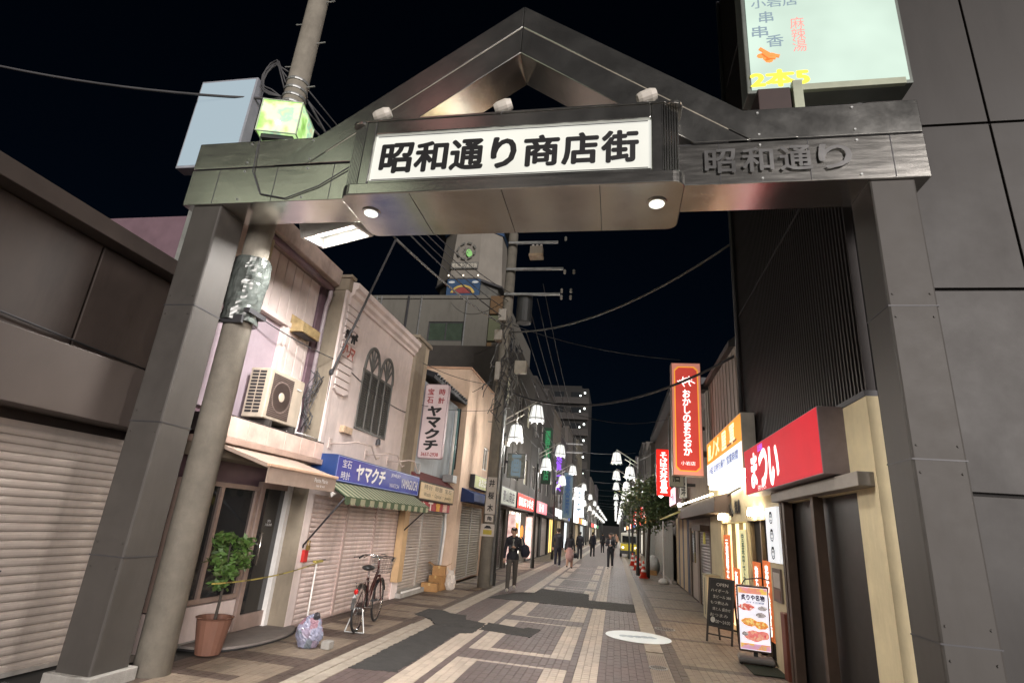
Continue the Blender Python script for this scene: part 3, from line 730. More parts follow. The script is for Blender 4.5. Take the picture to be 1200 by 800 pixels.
# sign with its lamps
sb, so = signbox(B2, 'L', -4.40, 10.255, 2.41, 3.93, .42, .45, mat('navy_side', '#163266', .5), mat('blue_sign', '#2b3a9a', .22, 0, .06, 2))
b = MB()
for (x0,x1,z0,z1) in ((-1.95,1.95,.185,.195),(-1.95,1.95,-.195,-.185),(-1.95,-1.94,-.185,.185),(1.94,1.95,-.185,.185)): b.mbox(sb, x0,x1,z0,z1,.001,.004)
P('border_line', b, mat('pale_blue_line', '#8fa0dc', .4), so)
text('宝石', at(sb, -1.62, .09), .32, .13, INKW, so); text('時計', at(sb, -1.62, -.1), .32, .13, INKW, so)
text('ヤマクチ', at(sb, -.62, 0), 1.25, .26, INKW, so, bold=.04, shear=.15)
text('JEWELRY', at(sb, .55, .09), .5, .08, INKW, so); text('WATCH', at(sb, .52, -.1), .5, .08, INKW, so)
text('YAMAGUCHI', at(sb, 1.36, -.01), .98, .19, INKW, so, bold=.01)
t = T('sign_lamp_rail', 'pale metal lamp rail with curled brackets above the blue sign', 'lamp rail', (-4.5, 10.4, 2.65))
for (ya, yb) in ((8.75, 9.9), (10.2, 11.2), (11.3, 12.2)):
    b = MB(); b.tube([(-4.84, ya, 2.83), (-4.5, ya, 2.86), (-4.42, ya+.12, 2.9), (-4.42, yb-.4, 2.92), (-4.42, yb-.25, 2.8), (-4.42, yb-.12, 2.72), (-4.42, yb, 2.76)], .015, 7); P('arm', b, mat('rail_paint', '#b7a7a0', .5), t, smooth=True)
    b = MB(); b.box(-4.86, -4.83, ya-.05, ya+.05, 2.75, 2.92); P('plate', b, MATS['rail_paint'], t)
b = MB(); b.lathe([(.05, 0), (.045, .1), (.02, .13)], (-4.78, 10.55, 3.08), 12); top('wall_spotlight', b, DARK, 'small dark spotlight on the wall below the louvre window', 'spotlight')
b = MB(); b.box(-4.85, -4.76, 9.0, 9.34, 3.08, 3.2); top('wall_plaque', b, mat('old_plaque', '#c0a68a', .6, 0, .4, 14), 'small weathered plaque box on the pink wall under the boards', 'plaque', bevel=.008)
# green striped awning
ga = T('striped_awning', 'green and cream striped scalloped awning below the blue sign', 'awning', (-4.2, 10.2, 1.86))
GA, GB = mat('awning_green', '#46573f', .8, 0, .12, 8), mat('awning_cream', '#94947c', .8, 0, .12, 8)
y = 8.02; k = 0; b = MB(); v = MB()
while y < 12.0:
    b.m = v.m = k % 2; y1 = y+.09
    b.add([(-4.42,y,2.19),(-4.42,y1,2.19),(-4.03,y1,1.97),(-4.03,y,1.97),(-4.42,y,2.175),(-4.42,y1,2.175),(-4.03,y1,1.955),(-4.03,y,1.955)], [(0,3,2,1),(4,5,6,7),(0,1,5,4),(2,3,7,6)])
    y = y1; k += 1
P('fabric', b, [GA, GB], ga)
y = 8.02; k = 0
while y < 11.95:
    pts = [(y, 1.972), (y+.18, 1.972), (y+.18, 1.9)] + [(y+.09+.09*math.cos(a), 1.895-.05*math.sin(a)) for a in np.linspace(.3, 2.84, 6)] + [(y, 1.9)]
    w = MB(); w.prism(fr('L', -4.03, 0, 0), pts, 0, .006); vo = P('scallop', w, GB if k % 2 else GA, ga); k += 1
    w = MB(); w.prism(fr('L', -4.03, 0, 0), [(p, q) for p, q in pts[2:-1]] + [(y+.01, 1.915), (y+.17, 1.915)][::1], .006, .009) if False else w.box(-4.0245, -4.021, y, y+.18, 1.955, 1.972); P('trim', w, GA, vo)
    y += .18
b = MB()
for yy in (8.1, 10.0, 11.85): b.cyl((-4.42, yy, 2.14), (-4.05, yy, 1.95), .012, n=6)
P('arms', b, GALV, ga, kind='stuff')
for (p0, p1, lb) in (((-4.05, 8.05, 1.95), (-4.86, 8.5, 1.18), 'dark strut bracing the striped awning beside the fire box'), ((-4.05, 11.95, 1.93), (-4.75, 12.5, 1.42), 'dark strut bracing the striped awning against the tan post')):
    b = MB(); b.cyl(p0, p1, .015, n=8); b.sph(p1, .03); top('awning_strut', b, DARK, lb, 'strut', smooth=True)

# ---- narrow shop with cream sign board, pale upper wall and vertical sign
B3 = T('shop_building', 'narrow shop with pale blue upper wall and cream fascia sign board', 'building', (-6.5, 14.5, 0))
PALE = mat('pale_blue_wall', '#aab4bc', .6, 0, .12, 3, dirt=.45)
b = MB(); b.box(-9, -5.0, 12.88, 16.25, 0, 5.1); P('core', b, PALE, B3)
b = MB(); b.wall(fr('L', -4.88, 12.88, 0), 3.37, 5.1, [(.06, 3.2, 0, 1.95)], .12); P('wall', b, PALE, B3)
b = MB(); b.prism(fr('C', 0, 0, 0), [(-5.9, 5.55), (-4.6, 5.16), (-4.58, 5.24), (-5.9, 5.64)], -12.9, -16.2); P('roof', b, mat('dark_roof', '#23242a', .6, .2), B3, .006)
b = MB()
for k in range(14): b.cyl((-5.6, 13.05+k*.23, 5.58), (-4.56, 13.05+k*.23, 5.27), .045, n=8)
P('roof_ribs', b, mat('dark_tile', '#2b2d33', .5), B3, kind='stuff')
shutter(B3, fr('L', -4.95, 12.98, .12), 1.28, 1.86, SHUTG, .07, ALU); shutter(B3, fr('L', -4.95, 14.3, .12), 1.75, 1.86, SHUTG, .07, ALU)
b = MB(); b.box(-4.98, -4.72, 12.8, 16.3, -.004, .1); P('step', b, CONC, B3, .008)
b = MB(); b.box(-4.74, -4.71, 12.86, 14.1, .1, .135); P('step_edge', b, WHITE, B3)
sc, so = signbox(B3, 'L', -4.52, 14.1, 2.365, 2.9, .44, .34, mat('dark_brown_frame', '#33251f', .6), mat('cream_sign', '#cdb690', .5, 0, .12, 4), inset=.04)
for z, tx in ((.10, '時計  眼鏡  宝石'), (-.085, 'Watch ・ Optical ・ Jewelry')):
    b = MB(); b.mbox(sc, -1.38, 1.38, z-.085, z+.085, 0, .006); P('sign_row', b, mat('cream_row', '#d9c49c', .5, 0, .1, 6), so)
    text(tx, at(sc, 0, z, .004), 2.3, .12, mat('brown_ink', '#3b2a20', .5), so)
b = MB(); b.prism(fr('C', 0, 0, 0), [(-4.9, 2.86), (-4.56, 2.60), (-4.9, 2.60)], -12.7, -15.6); P('pent_roof', b, mat('maroon_roof', '#6b2f31', .6, 0, .2, 5), B3, .005)
sr, so = signbox(B3, 'L', -4.60, 14.15, 2.03, 2.8, .24, .1, DARK, mat('red_banner', '#a82c36', .5, 0, .3, 5), name='banner')
for i, (ch, c) in enumerate(zip('味T雪園', ('#e8d8d0', '#f0e8e0', '#e0b040', '#e8c8b8'))):
    text(ch, at(sr, -.95+i*.62, 0), .34, .19, mat('banner_ink_'+str(i), c, .5), so, bold=.03)
for (yy, h, mt) in ((16.05, 5.0, mat('teal_pipe', '#5c7f80', .5)), (15.85, 4.9, WHITE)):
    b = MB(); b.tube([(-4.80, yy, h), (-4.80, yy, 2.8)], .045, 8); P('downpipe', b, mt, B3, smooth=True)
b = MB(); b.box(-4.86, -4.7, 12.95, 13.05, 2.75, 3.0); b.box(-4.8, -4.5, 15.2, 15.6, 2.75, 2.95); P('wall_box', b, GALV, B3, kind='stuff')
b = MB(); b.tube([(-4.84, 15.95, 1.95), (-4.80, 15.98, 1.5), (-4.84, 15.95, .12)], .035, 8); P('conduit', b, WHITE, B3, smooth=True)
vs = T('vertical_sign', 'pink white vertical sign with heavy black characters beside the pilaster', 'sign', (-4.53, 13.15, 3.1))
VF = mat('vsign_face', '#d6c4c6', .5, 0, .08, 3, dirt=.2)
b = MB(); b.prism(fr('C', 0, 13.08, 0), rrect(-4.85, -4.22, 3.14, 5.02, .06, 4), -.14, 0); so = P('panel', b, mat('vsign_edge', '#b09aa0', .5), vs)
b = MB(); b.prism(fr('C', 0, 13.08, 0), rrect(-4.83, -4.24, 3.16, 5.0, .05, 4), .001, .005); P('face', b, VF, so)
M = fr('C', -4.535, 13.072, 0); RED = mat('dark_red_ink', '#9a2e34', .5)
for (x, z, ch) in ((-.15, 4.82, '宝'), (.15, 4.82, '時'), (-.15, 4.6, '石'), (.15, 4.6, '計')): text(ch, at(M, x, z), .16, .16, RED, so, bold=.02)
for i, ch in enumerate('ヤマクチ'): text(ch, at(M, 0, 4.32-i*.285), .34, .235, INK, so, bold=.05)
text('3657-2938', at(M, 0, 3.24), .44, .085, RED, so, bold=.02)
b = MB(); b.cyl((-4.9, 13.15, 4.7), (-4.8, 13.15, 4.7), .02); b.cyl((-4.9, 13.15, 3.5), (-4.8, 13.15, 3.5), .02); P('bracket', b, GALV, vs)
# ---- peach building
B4 = T('shop_building', 'peach walled building with a navy awning behind the utility pole', 'building', (-6.5, 18.4, 0))
PEACH = mat('peach_wall', '#d0b6a0', .75, 0, .12, 2.5, .15, 60, dirt=.35)
b = MB(); b.box(-9, -4.74, 16.3, 20.6, 0, 6.35); P('core', b, PEACH, B4)
b = MB(); b.wall(fr('L', -4.6, 16.3, 0), 4.3, 6.35, [(.5, 3.6, 0, 2.25), (2.7, 3.5, 3.5, 4.3)], .14); P('wall', b, PEACH, B4)
b = MB(); b.box(-9.02, -4.57, 16.27, 20.62, 6.35, 6.42); P('coping', b, mat('peach_coping', '#b59178', .7), B4, .006)
window(B4, fr('L', -4.66, 19.0, 3.5), .8, .8, ALU, DGLASS, 1)
b = MB()
for (x0,x1,z0,z1) in ((-5.3,-4.78,5.0,5.05),(-4.83,-4.78,3.2,5.0)): b.box(x0,x1,16.27,16.299,z0,z1)
P('black_trim', b, BLACK, B4)
shutter(B4, fr('L', -4.68, 16.85, .1), 1.4, 2.1, mat('olive_shutter', '#8a8070', .5, .2, .1, 3, dirt=.3), .075); shutter(B4, fr('L', -4.68, 18.32, .1), 1.4, 2.1, MATS['olive_shutter'], .075)
b = MB(); b.prism(fr('C', 0, 0, 0), [(-4.62,2.72),(-4.2,2.56),(-4.18,2.34),(-4.2,2.3),(-4.62,2.3)], -16.6, -19.9); P('awning', b, mat('navy_awning', '#1a2c58', .75), B4, .006)
sg, so = signbox(B4, 'L', -4.42, 18.6, 2.98, 2.4, .42, .16, DARK, mat('lime_sign', '#9aa04a', .5, 0, .4, 3)); text('あおば薬局', at(sg, .2, 0), 1.7, .25, INKW, so, bold=.02)

# ---- low neighbour beside the arch's left pillar
B0 = T('shop_building', 'low dark brown shop beside the left arch pillar', 'building', (-6.5, 2, 0))
DKB = mat('dark_brown_wall', '#332b27', .8, 0, .2, 3, .2, 60, dirt=.3)
b = MB(); b.box(-10, -5.75, -3, 5.86, 0, 4.4); P('wall', b, DKB, B0)
for k in range(7):
    b = MB(); b.box(-5.75, -5.72, -2.9+k*1.25, -1.68+k*1.25, 3.12, 4.38); P('cladding_panel', b, mat('b0_panel', '#3a322e', .6, .1, .2, 2, dirt=.6), B0, .006)
b = MB(); b.cyl((-5.66, 3.1, 0), (-5.66, 3.1, 4.4), .04, n=10); P('downpipe', b, GALV, B0, smooth=True)
b = MB(); b.tube([(-5.7, -1, 3.3), (-5.68, 1.5, 3.22), (-5.68, 3.4, 3.3), (-5.68, 5.8, 3.2)], .012, 6); P('wall_cable', b, CABLE, B0, smooth=True)
b = MB(); b.box(-10, -5.5, -3, 5.88, 4.4, 4.6); P('parapet', b, mat('parapet', '#3f3733', .8), B0, .01)
shutter(B0, fr('L', -5.7, .9, .05), 2.2, 2.3, SHUTG, .08); shutter(B0, fr('L', -5.7, 3.3, .05), 2.3, 2.3, SHUTG, .08)
b = MB(); b.box(-5.75, -5.3, .6, 5.8, 2.45, 3.1); P('fascia_board', b, mat('plain_fascia', '#4a423e', .6, 0, .1, 3), B0, .008)
vs = T('lit_sign', 'pale blue lit projecting sign above the left end of the arch beam', 'sign', (-5.78, 5.7, 4.6))
b = MB(); b.box(-6.25, -5.3, 5.6, 5.78, 6.2, 7.75); so = P('sign_box', b, mat('sign_side_grey', '#8c8f98', .4), vs, .01)
b = MB(); b.box(-6.22, -5.33, 5.592, 5.602, 6.24, 7.71); P('sign_face', b, emat('pale_blue_light', '#cfe4f0', .5, '#303638'), so)
b = MB(); b.box(-5.85, -5.72, 5.64, 5.74, 4.6, 6.2); P('post', b, GALV, vs)

# ------------------------------------------------------------------ utility poles
POLE = mat('pole_concrete', '#837e74', .85, 0, .18, 5, .25, 70, dirt=.35)
def steps(t, x, y, r, zs):
    for i, z in enumerate(zs):
        s_ = -1 if i % 2 else 1
        b = MB(); b.cyl((x+s_*r*.8, y, z), (x+s_*(r+.14), y, z+.01), .012, n=6); P('climbing_step', b, GALV, t)
t = T('utility_pole', 'tall concrete utility pole rising behind the left end of the arch', 'utility pole', (-4.74, 5.76, 0))
b = MB(); b.cyl((-4.74, 5.76, 0), (-4.74, 5.76, 12.2), .185, .135, 20); P('shaft', b, POLE, t, smooth=True)
steps(t, -4.74, 5.76, .15, [6.8+.42*i for i in range(9)])
for z in (7.3, 7.42, 7.55, 7.7):
    b = MB(); b.lathe([(.168, z-.02), (.172, z), (.168, z+.02)], (-4.74, 5.76, 0), 20); P('band', b, GALV, t)
rnd = random.Random(4)
for k in range(4):
    pts = [(-4.82, 5.6, 7.5+.1*k)] + [(-4.98-.22*math.sin(a)+rnd.uniform(-.03,.03), 5.58, 7.75+.28*math.cos(a)-.1*k*.3) for a in np.linspace(.2, 2.9, 7)] + [(-4.84, 5.6, 7.35)]
    b = MB(); b.tube(pts, .012, 6); P('cable_loop', b, CABLE, t, smooth=True)
from mathutils import noise as NZ
b = MB(); pr = [(.205, 3.9+.03*i) for i in range(30)]; b.lathe(pr, (-4.74, 5.76, 0), 40)   # crinkled clear wrap low on the pole
out = []
for x, y, z in b.v:
    p = Vector((x*5, y*5, z*3.2)); k = .05*abs(NZ.noise(p))+.03*abs(NZ.noise(p*2.6)); q = Vector((x+4.74, y-5.76, 0)); q = q*(1+k/.205) if q.length > .01 else q; out.append((-4.74+q.x, 5.76+q.y, z))
b.v = out; P('plastic_wrap', b, mat('clear_wrap', (.07, .08, .075), .22, 0, .3, 8), t)
b = MB(); b.box(-4.62, -4.5, 5.6, 5.95, 4.0, 4.06); b.box(-4.95, -4.55, 5.56, 5.6, 3.85, 3.95); P('strap_bracket', b, DARK, t)

t = T('utility_pole', 'tall concrete utility pole with crossarms and transformer boxes on the kerb', 'utility pole', (-3.65, 16.63, 0))
px, py = -3.65, 16.63
b = MB(); b.cyl((px, py, 0), (px, py, 11.4), .215, .16, 24); P('shaft', b, POLE, t, smooth=True)
for z, x1 in ((10.92, -2.04), (9.92, -1.82), (9.0, -1.89)):
    b = MB(); b.box(px-.1, x1, py-.28, py-.2, z-.04, z+.04); arm = P('crossarm', b, GALV, t, .005)
    for x in ((x1+.05, x1+.35) if z < 10.5 else (x1+.25,)):
        for sg in (-1, 1) if z < 9.5 else (1 if z > 10 else -1,):
            b = MB(); b.lathe([(.02, 0), (.05, .04), (.03, .07), (.05, .11), (.03, .16)], (x, py-.24, z+(.04 if sg > 0 else -.2)), 10); P('insulator', b, mat('porcelain', (.6, .58, .54), .3), arm, smooth=True)
b = MB(); b.box(-2.98, -2.55, py-.35, py-.05, 10.45, 10.75); sw = P('switch_box', b, mat('switch_grey', '#8c8477', .5), t, .02)
for x in (-2.9, -2.76, -2.62):
    b = MB(); b.lathe([(.04, 0), (.055, .05), (.035, .12)], (x, py-.2, 10.75), 8); P('bushing', b, MATS['porcelain'], sw)
b = MB(); b.box(-3.0, -2.53, py-.37, py-.03, 10.36, 10.45); P('switch_tray', b, mat('tray', '#b09a80', .4, .3), sw)
for (x, z, w, h, c) in ((-3.72, 8.2, .26, .42, '#aaa59c'), (-3.8, 7.5, .26, .36, '#9c968c'), (-3.0, 6.45, .38, .4, '#b5b0a4'), (-3.72, 6.3, .16, .6, '#a5a098')):
    b = MB(); b.box(x-w/2, x+w/2, py-.46, py-.2, z-h/2, z+h/2); P('terminal_box', b, mat('box_'+c[1:], c, .55, 0, .15, 6, dirt=.3), t, .03)
b = MB(); b.cyl((-3.1, py+.1, 8.1), (-3.1, py+.1, 9.1), .26, .26, 18); P('transformer', b, mat('transformer_grey', '#4b4d4e', .5, .2), t, .03)
rnd = random.Random(8)
for k in range(46):
    x0, z0 = px+rnd.uniform(-.1, .5), rnd.uniform(5.4, 8.3); pts = [(x0, py-.25, z0)]
    for i in range(5): pts.append((pts[-1][0]+rnd.uniform(-.18, .2), py-.3+rnd.uniform(-.15, .15), pts[-1][2]-rnd.uniform(.02, .35)))
    b = MB(); b.tube(pts, rnd.choice((.008, .012, .018)), 5); P('cable', b, CABLE if k % 3 else mat('grey_cable', (.2, .2, .19), .6), t, smooth=True)
for k in range(3):
    b = MB(); b.cyl((px+.2, py-.15+k*.05, .1), (px+.19, py-.15+k*.05, 6), .03, n=8); P('conduit', b, GALV, t, smooth=True)
PAPER = mat('paper_white', '#b9b2aa', .6, 0, .1, 8)
for (z0, z1, w, lines) in ((2.0, 3.05, .30, '井桜木'), (1.78, 1.97, .24, '角')):
    b = MB(); b.mbox(fr('C', px+.02, py-.222, 0), -w/2, w/2, z0, z1, 0, .006); o = P('pole_notice', b, PAPER, t)
    n = len(lines)
    for i, ch in enumerate(lines): text(ch, fr('C', px+.02, py-.229, z1-(z1-z0)*(i+.5)/n), w*.55, min(.2, (z1-z0)/n*.6), INK, o, bold=.03)
b = MB(); b.mbox(fr('C', px+.0, py-.224, 0), -.2, .2, 1.38, 1.72, 0, .006); o = P('pole_notice', b, PAPER, t)
b = MB(); b.mbox(fr('C', px+.0, py-.231, 0), -.13, .13, 1.43, 1.56, 0, .003); P('yellow_mark', b, mat('mark_yellow', '#b0a040', .6), o)
b = MB(); b.prism(fr('C', px+.0, py-.231, 1.6), [(-.12,0),(.12,0),(.06,.07),(-.04,.08)], 0, .003); P('black_mark', b, INK, o)
steps(t, px, py, .19, [3.4+.45*i for i in range(8)])

t = T('utility_pole', 'distant dark utility pole on the left side beyond the lit red shop', 'utility pole', (-3.9, 52, 0))
b = MB(); b.cyl((-3.9, 52, 0), (-3.9, 52, 10), .19, .14, 12); P('shaft', b, mat('pole_dark', '#3a3a38', .8), t, smooth=True)
for z in (9.3, 8.5):
    b = MB(); b.box(-4.7, -3.1, 51.8, 51.9, z, z+.1); P('crossarm', b, GALV, t)

# ------------------------------------------------------------------ overhead cables
ORDN0 = ['second', 'third', 'fourth', 'fifth', 'sixth', 'seventh', 'eighth', 'ninth', 'tenth']
WL = 'thin dark overhead cable strung between poles and shopfronts above the street'
def wire(p0, p1, sag, r=.012, m=CABLE, label=WL):
    b = MB(); b.tube(curve(p0, p1, sag, 18), r, 5)
    return top('overhead_cable', b, m, label, 'cable', 'overhead cables above the street', smooth=True)
N = (-4.06, 8.4, 6.58)
wire(N, (-4.84, 8.38, 4.0), 0, .022, label='thick black service cable running down to the arched window shop corner')
wire(N, (-3.6, 16.5, 7.9), .15, .026, mat('grey_cable2', (.17, .17, .165), .6), label='thick grey cable sagging from the arch to the crossarm pole')
wire((-4.6, 5.9, 7.5), N, .1, .02, label='dark cable from the left pole to the knot below the arch soffit')
wire((-3.5, 16.5, 7.7), (2.45, 11.5, 8.05), .55, .028, mat('grey_cable2', (.17, .17, .165), .6), label='thick grey cable sagging across the street to the dark ribbed wall')
wire((-3.4, 16.5, 7.95), (1.7, 15, 6.4), .2, label='thin cable from the crossarm pole to the top of the tall red sign')
wire((-3.4, 16.6, 5.75), (2.45, 11.7, 5.5), .75, .03, label='thick black cable sagging in front of the tall red confectioner sign')
wire((-2.6, 17.4, 5.75), (2.2, 22, 6.2), .5, label='thin cable from the first lantern post arm to the vivid red vertical sign')
for k in range(4): wire((-4.66, 5.86, 7.25+.16*k), (-3.72+.05*k, 16.5, 8.2+.3*k), .25+.05*k, .012 if k else .018, label='one of four parallel cables from the left pole to the crossarm pole')
for k in range(7): wire((-3.55+.28*k*.6, 16.9, 6.3+.55*k), (-3.9+.2*k, 52, 7.2+.35*k), .9+.06*k, .016, label='one of seven parallel cables running from the crossarm pole down the street')
wire((-3.5, 16.8, 5.5), (-3.5, 26, 5.2), .25, label='thin cable from the crossarm pole to the second lantern post'); wire((-3.45, 16.8, 6.9), (-3.6, 34, 5.0), .35, .02, label='dark cable falling from the crossarm pole to the third lantern post')
wire((-3.7, 16.4, 6.4), (-4.6, 16.7, 5.7), .1, .009, label='short thin cable from the crossarm pole to the peach building corner'); wire((-3.7, 16.4, 5.9), (-4.84, 12.2, 5.4), .15, .009, label='thin cable from the crossarm pole to the tan pilaster'); wire((-3.7, 16.4, 5.1), (-4.84, 12.7, 4.4), .1, .008, label='thin cable passing in front of the pink white vertical sign')
wire((-3.75, 16.5, 8.8), (-9.5, 27.9, 13.6), .6, .012, label='thin cable rising from the crossarm pole to the grey block roof'); wire((-3.75, 16.5, 7.4), (-9.2, 27.9, 10.4), .3, .012, label='thin cable running past the grey block window')
wire((-4.84, 8.6, 4.28), (-4.84, 12.1, 4.05), .12, .009, label='thin cable stapled across the louvre window wall'); wire((-5.15, 6.4, 4.35), (-4.84, 8.5, 4.25), .05, .009, label='thin cable along the vertical siding below the vent hood')
wire((-4.9, 5.7, 7.4), (-12, 4.5, 8.4), .3, .02, label='dark cable leaving the left pole toward the low dark shop')
for k in range(9):
    yy = 27+8.6*k; wire((-3.7, yy, 5.7), (.95, yy+2, 5.7), .25, .012, label='thin cable crossing the street beside the %s left lantern post' % ORDN0[k])
wire((-1.28, 5.52, 5.2), (-1.28, 4.68, 5.98), 0, .005, label='hair thin wire over the middle of the arch sign box')
wire((.9, 27.5, 5.1), (2.4, 16, 5.4), .3, .01, label='thin cable from the street tree lantern post to the old awning shop')

# ------------------------------------------------------------------ lantern lamp posts
LPM = mat('lamp_post_paint', '#b5b3ab', .45, .2, .1, 4); LDK = mat('lamp_post_dark', '#2e302f', .5, .2)
SHADE = emat('lantern_glass', '#fbfaf4', .95, '#606060')
def make_post(d, dark):
    """d=+1: lanterns hang to +x"""
    t = T('lantern_post', 'x', 'street lamp')
    b = MB(); b.cyl((0,0,0), (0,0,4.55), .07, .055, 12); b.cyl((0,0,0), (0,0,.35), .09, n=12); P('post', b, LDK if dark else LPM, t, smooth=False)
    b = MB(); b.cyl((0,0,4.2), (0,0,5.3), .03, n=10); P('upper_post', b, GALV, t)
    b = MB(); b.cyl((0,0,5.0), (d*1.02,0,5.62), .022, n=8); b.cyl((0,0,4.82), (d*.62,0,5.18), .016, n=8); P('arm', b, LPM, t)
    for (x, z, zt) in ((1.02, 4.98, 5.62), (.38, 4.32, 5.22)):
        b = MB(); b.cyl((d*x,0,z+.5), (d*x,0,zt), .014, n=6); P('hanger', b, LPM, t)
        b = MB(); b.lathe([(.04, .52), (.13, .5), (.165, .46), (.215, .2), (.245, .06), (.245, .02), (.2, 0)], (d*x, 0, z), 16); la = P('lantern', b, SHADE, t, smooth=True)
        b = MB()
        for k in range(8):
            a = k*math.pi/4; c, s_ = math.cos(a), math.sin(a)
            b.tube([(d*x+r*c, r*s_, z+h) for r, h in ((.13,.505),(.17,.465),(.22,.2),(.252,.06),(.252,-.06))], .011, 4)
        P('ribs', b, GALV, la, kind='stuff')
        ld = bpy.data.lights.new('lantern_light', 'POINT'); ld.energy = 120; ld.shadow_soft_size = .12; ld.color = (1, .95, .88)
        lo = bpy.data.objects.new('lantern_light', ld); COL.objects.link(lo); lo.parent = la; lo.location = (d*x, 0, z-.16)
        b = MB(); b.lathe([(.1, .5), (.06, .56), (.02, .6)], (d*x, 0, z), 12); P('cap', b, GALV, la)
        b = MB(); b.lathe([(.252, .055), (.256, .07), (.252, .085)], (d*x, 0, z), 20); P('band', b, GALV, la)
    b = MB(); b.box(d*.05, d*.17, -.09, .09, 4.15, 4.29); P('speaker', b, mat('speaker_white', (.55, .54, .5), .5), t, .01)
    return t
pl_ = make_post(1, True); pr_ = make_post(-1, True)
GL, GR = 'lantern posts on the left kerb', 'lantern posts on the right kerb'
ORDN = ['first', 'second', 'third', 'fourth', 'fifth', 'sixth', 'seventh', 'eighth', 'ninth', 'tenth', 'eleventh', 'twelfth', 'thirteenth', 'fourteenth']
for k in range(13):
    o = pl_ if k == 0 else copy_tree(pl_)
    lab = 'twin lantern lamp post standing right behind the crossarm utility pole' if k == 0 else '%s twin lantern lamp post on the left kerb counted from the crossarm pole' % ORDN[k]
    place(o, (-3.58-.04*min(k, 4), 17.4+8.6*k+max(0, k-2)*5, 0), 0, 1, lab, GL)
for k in range(12):
    o = pr_ if k == 0 else copy_tree(pr_)
    lab = 'twin lantern lamp post beside the street tree and traffic cones' if k == 0 else '%s twin lantern lamp post on the right kerb counted from the street tree' % ORDN[k]
    place(o, (1.03, 27.6+8.6*k+max(0, k-2)*5, 0), 0, 1, lab, GR)

# ------------------------------------------------------------------ right side of the street
# lit billboard standing on the arch's right end
vs = T('lit_billboard', 'large lit white billboard with skewer menu standing on the arch right end', 'billboard', (2.2, 5.25, 6.07))
b = MB(); b.box(1.36, 3.0, 5.16, 5.42, 6.43, 9.1); so = P('sign_box', b, mat('billboard_side', '#6e7470', .5, .3), vs, .012)
b = MB(); b.box(1.41, 2.96, 5.15, 5.165, 6.47, 9.06); P('sign_face', b, emat('billboard_light', '#dcf2e2', .78, '#303632', .08, 1.5), so)
b = MB(); b.box(1.45, 1.78, 5.1, 5.45, 6.07, 6.43); P('base_plinth', b, mat('plinth_brown', '#3b2d2c', .6), vs, .01)
b = MB(); b.box(1.80, 1.9, 5.08, 5.4, 6.07, 6.5); b.box(1.9, 2.9, 5.1, 5.15, 6.38, 6.46); P('frame_rail', b, mat('rail_pale', '#a9b09c', .5), vs, .006)
M = fr('C', 0, 5.148, 0)
GREYI = emat('grey_print', '#7f93a0', .35); ORI = emat('orange_print', '#e88a4a', .6); YEI = emat('yellow_print', '#efe34a', .7); REI = emat('red_print', '#d98a84', .6)
text('小岩店', at(M, 1.72, 7.70), .5, .13, GREYI, so, bold=.01)
text('串', at(M, 1.62, 7.49), .15, .17, GREYI, so, bold=.01); text('串', at(M, 1.54, 7.28), .17, .17, GREYI, so, bold=.01); text('香', at(M, 1.69, 7.13), .18, .17, GREYI, so, bold=.01)
text('麻辣湯', at(M, 1.94, 7.2), .15, .5, REI, so, vertical=True)
text('2本5', at(M, 1.70, 6.60), .58, .22, YEI, so, bold=.05)
b = MB()
for (x0, z0, x1, z1) in ((1.52,7.03,1.72,6.9),(1.55,6.97,1.68,6.88)): b.tube([(x0,5.147,z0),((x0+x1)/2,5.147,(z0+z1)/2-.03),(x1,5.147,z1)], .022, 4)
for (x, z) in ((1.53,6.93),(1.59,6.89),(1.64,6.93),(1.61,6.86)): b.prism(M, [(x+.045*math.cos(a), z+.035*math.sin(a)) for a in np.linspace(0, 5.5, 8)], .001, .003)
P('skewer_print', b, ORI, so, kind='stuff')

# ribbed dark building
R1 = T('shop_building', 'tall dark building with vertically ribbed cladding and red shop sign', 'building', (4.5, 8.7, 0))
RIB = mat('dark_ribbed_cladding', '#2f2b2b', .45, .3, .15, 3)
b = MB(); b.box(2.56, 9, 5.9, 11.6, 0, 15); P('core', b, mat('dark_core', '#1a1817', .8), R1)
b = MB(); y = 5.9
while y < 11.55:
    b.add([(2.55,y,3.3),(2.47,y+.008,3.3),(2.47,y+.042,3.3),(2.55,y+.05,3.3),(2.55,y,15),(2.47,y+.008,15),(2.47,y+.042,15),(2.55,y+.05,15)], [(0,1,5,4),(1,2,6,5),(2,3,7,6),(0,3,2,1)])
    b.add([(2.552,y+.05,3.3),(2.552,y+.09,3.3),(2.552,y+.09,15),(2.552,y+.05,15)], [(0,1,2,3)]); y += .09
P('ribbed_cladding', b, RIB, R1, kind='stuff')
for z in (6.2, 9.1, 12):
    b = MB(); b.box(2.455, 2.475, 5.9, 11.55, z, z+.03); P('cladding_joint', b, DARK, R1)
b = MB(); b.cyl((2.42, 11.3, 3.4), (2.42, 11.3, 15), .045, n=10); P('downpipe', b, DARK, R1, smooth=True)
for i in range(5):
    for k in range(7):
        b = MB(); b.box(2.86+i*1.22, 4.06+i*1.22, 5.86, 5.9, .3+k*2.05, 2.32+k*2.05); P('wall_panel', b, mat('dark_wall_panel', '#2c2927', .55, .1, .18, 1.5, dirt=.5), R1, .006)
b = MB(); b.cyl((2.75, 5.84, 0), (2.75, 5.84, 14), .05, n=10); P('corner_pipe', b, GALV, R1, smooth=True)
b = MB(); b.box(2.44, 2.6, 5.9, 11.6, 3.24, 3.3); P('drip_edge', b, DARK, R1)
REDL = emat('red_sign_light', '#e0102a', .5, '#a01020', .1, 1.5)
sg, so = signbox(R1, 'R', 2.18, 8.35, 2.89, 3.7, .74, .3, mat('red_sign_case', '#8a7f84', .5, .2), REDL, inset=.012)
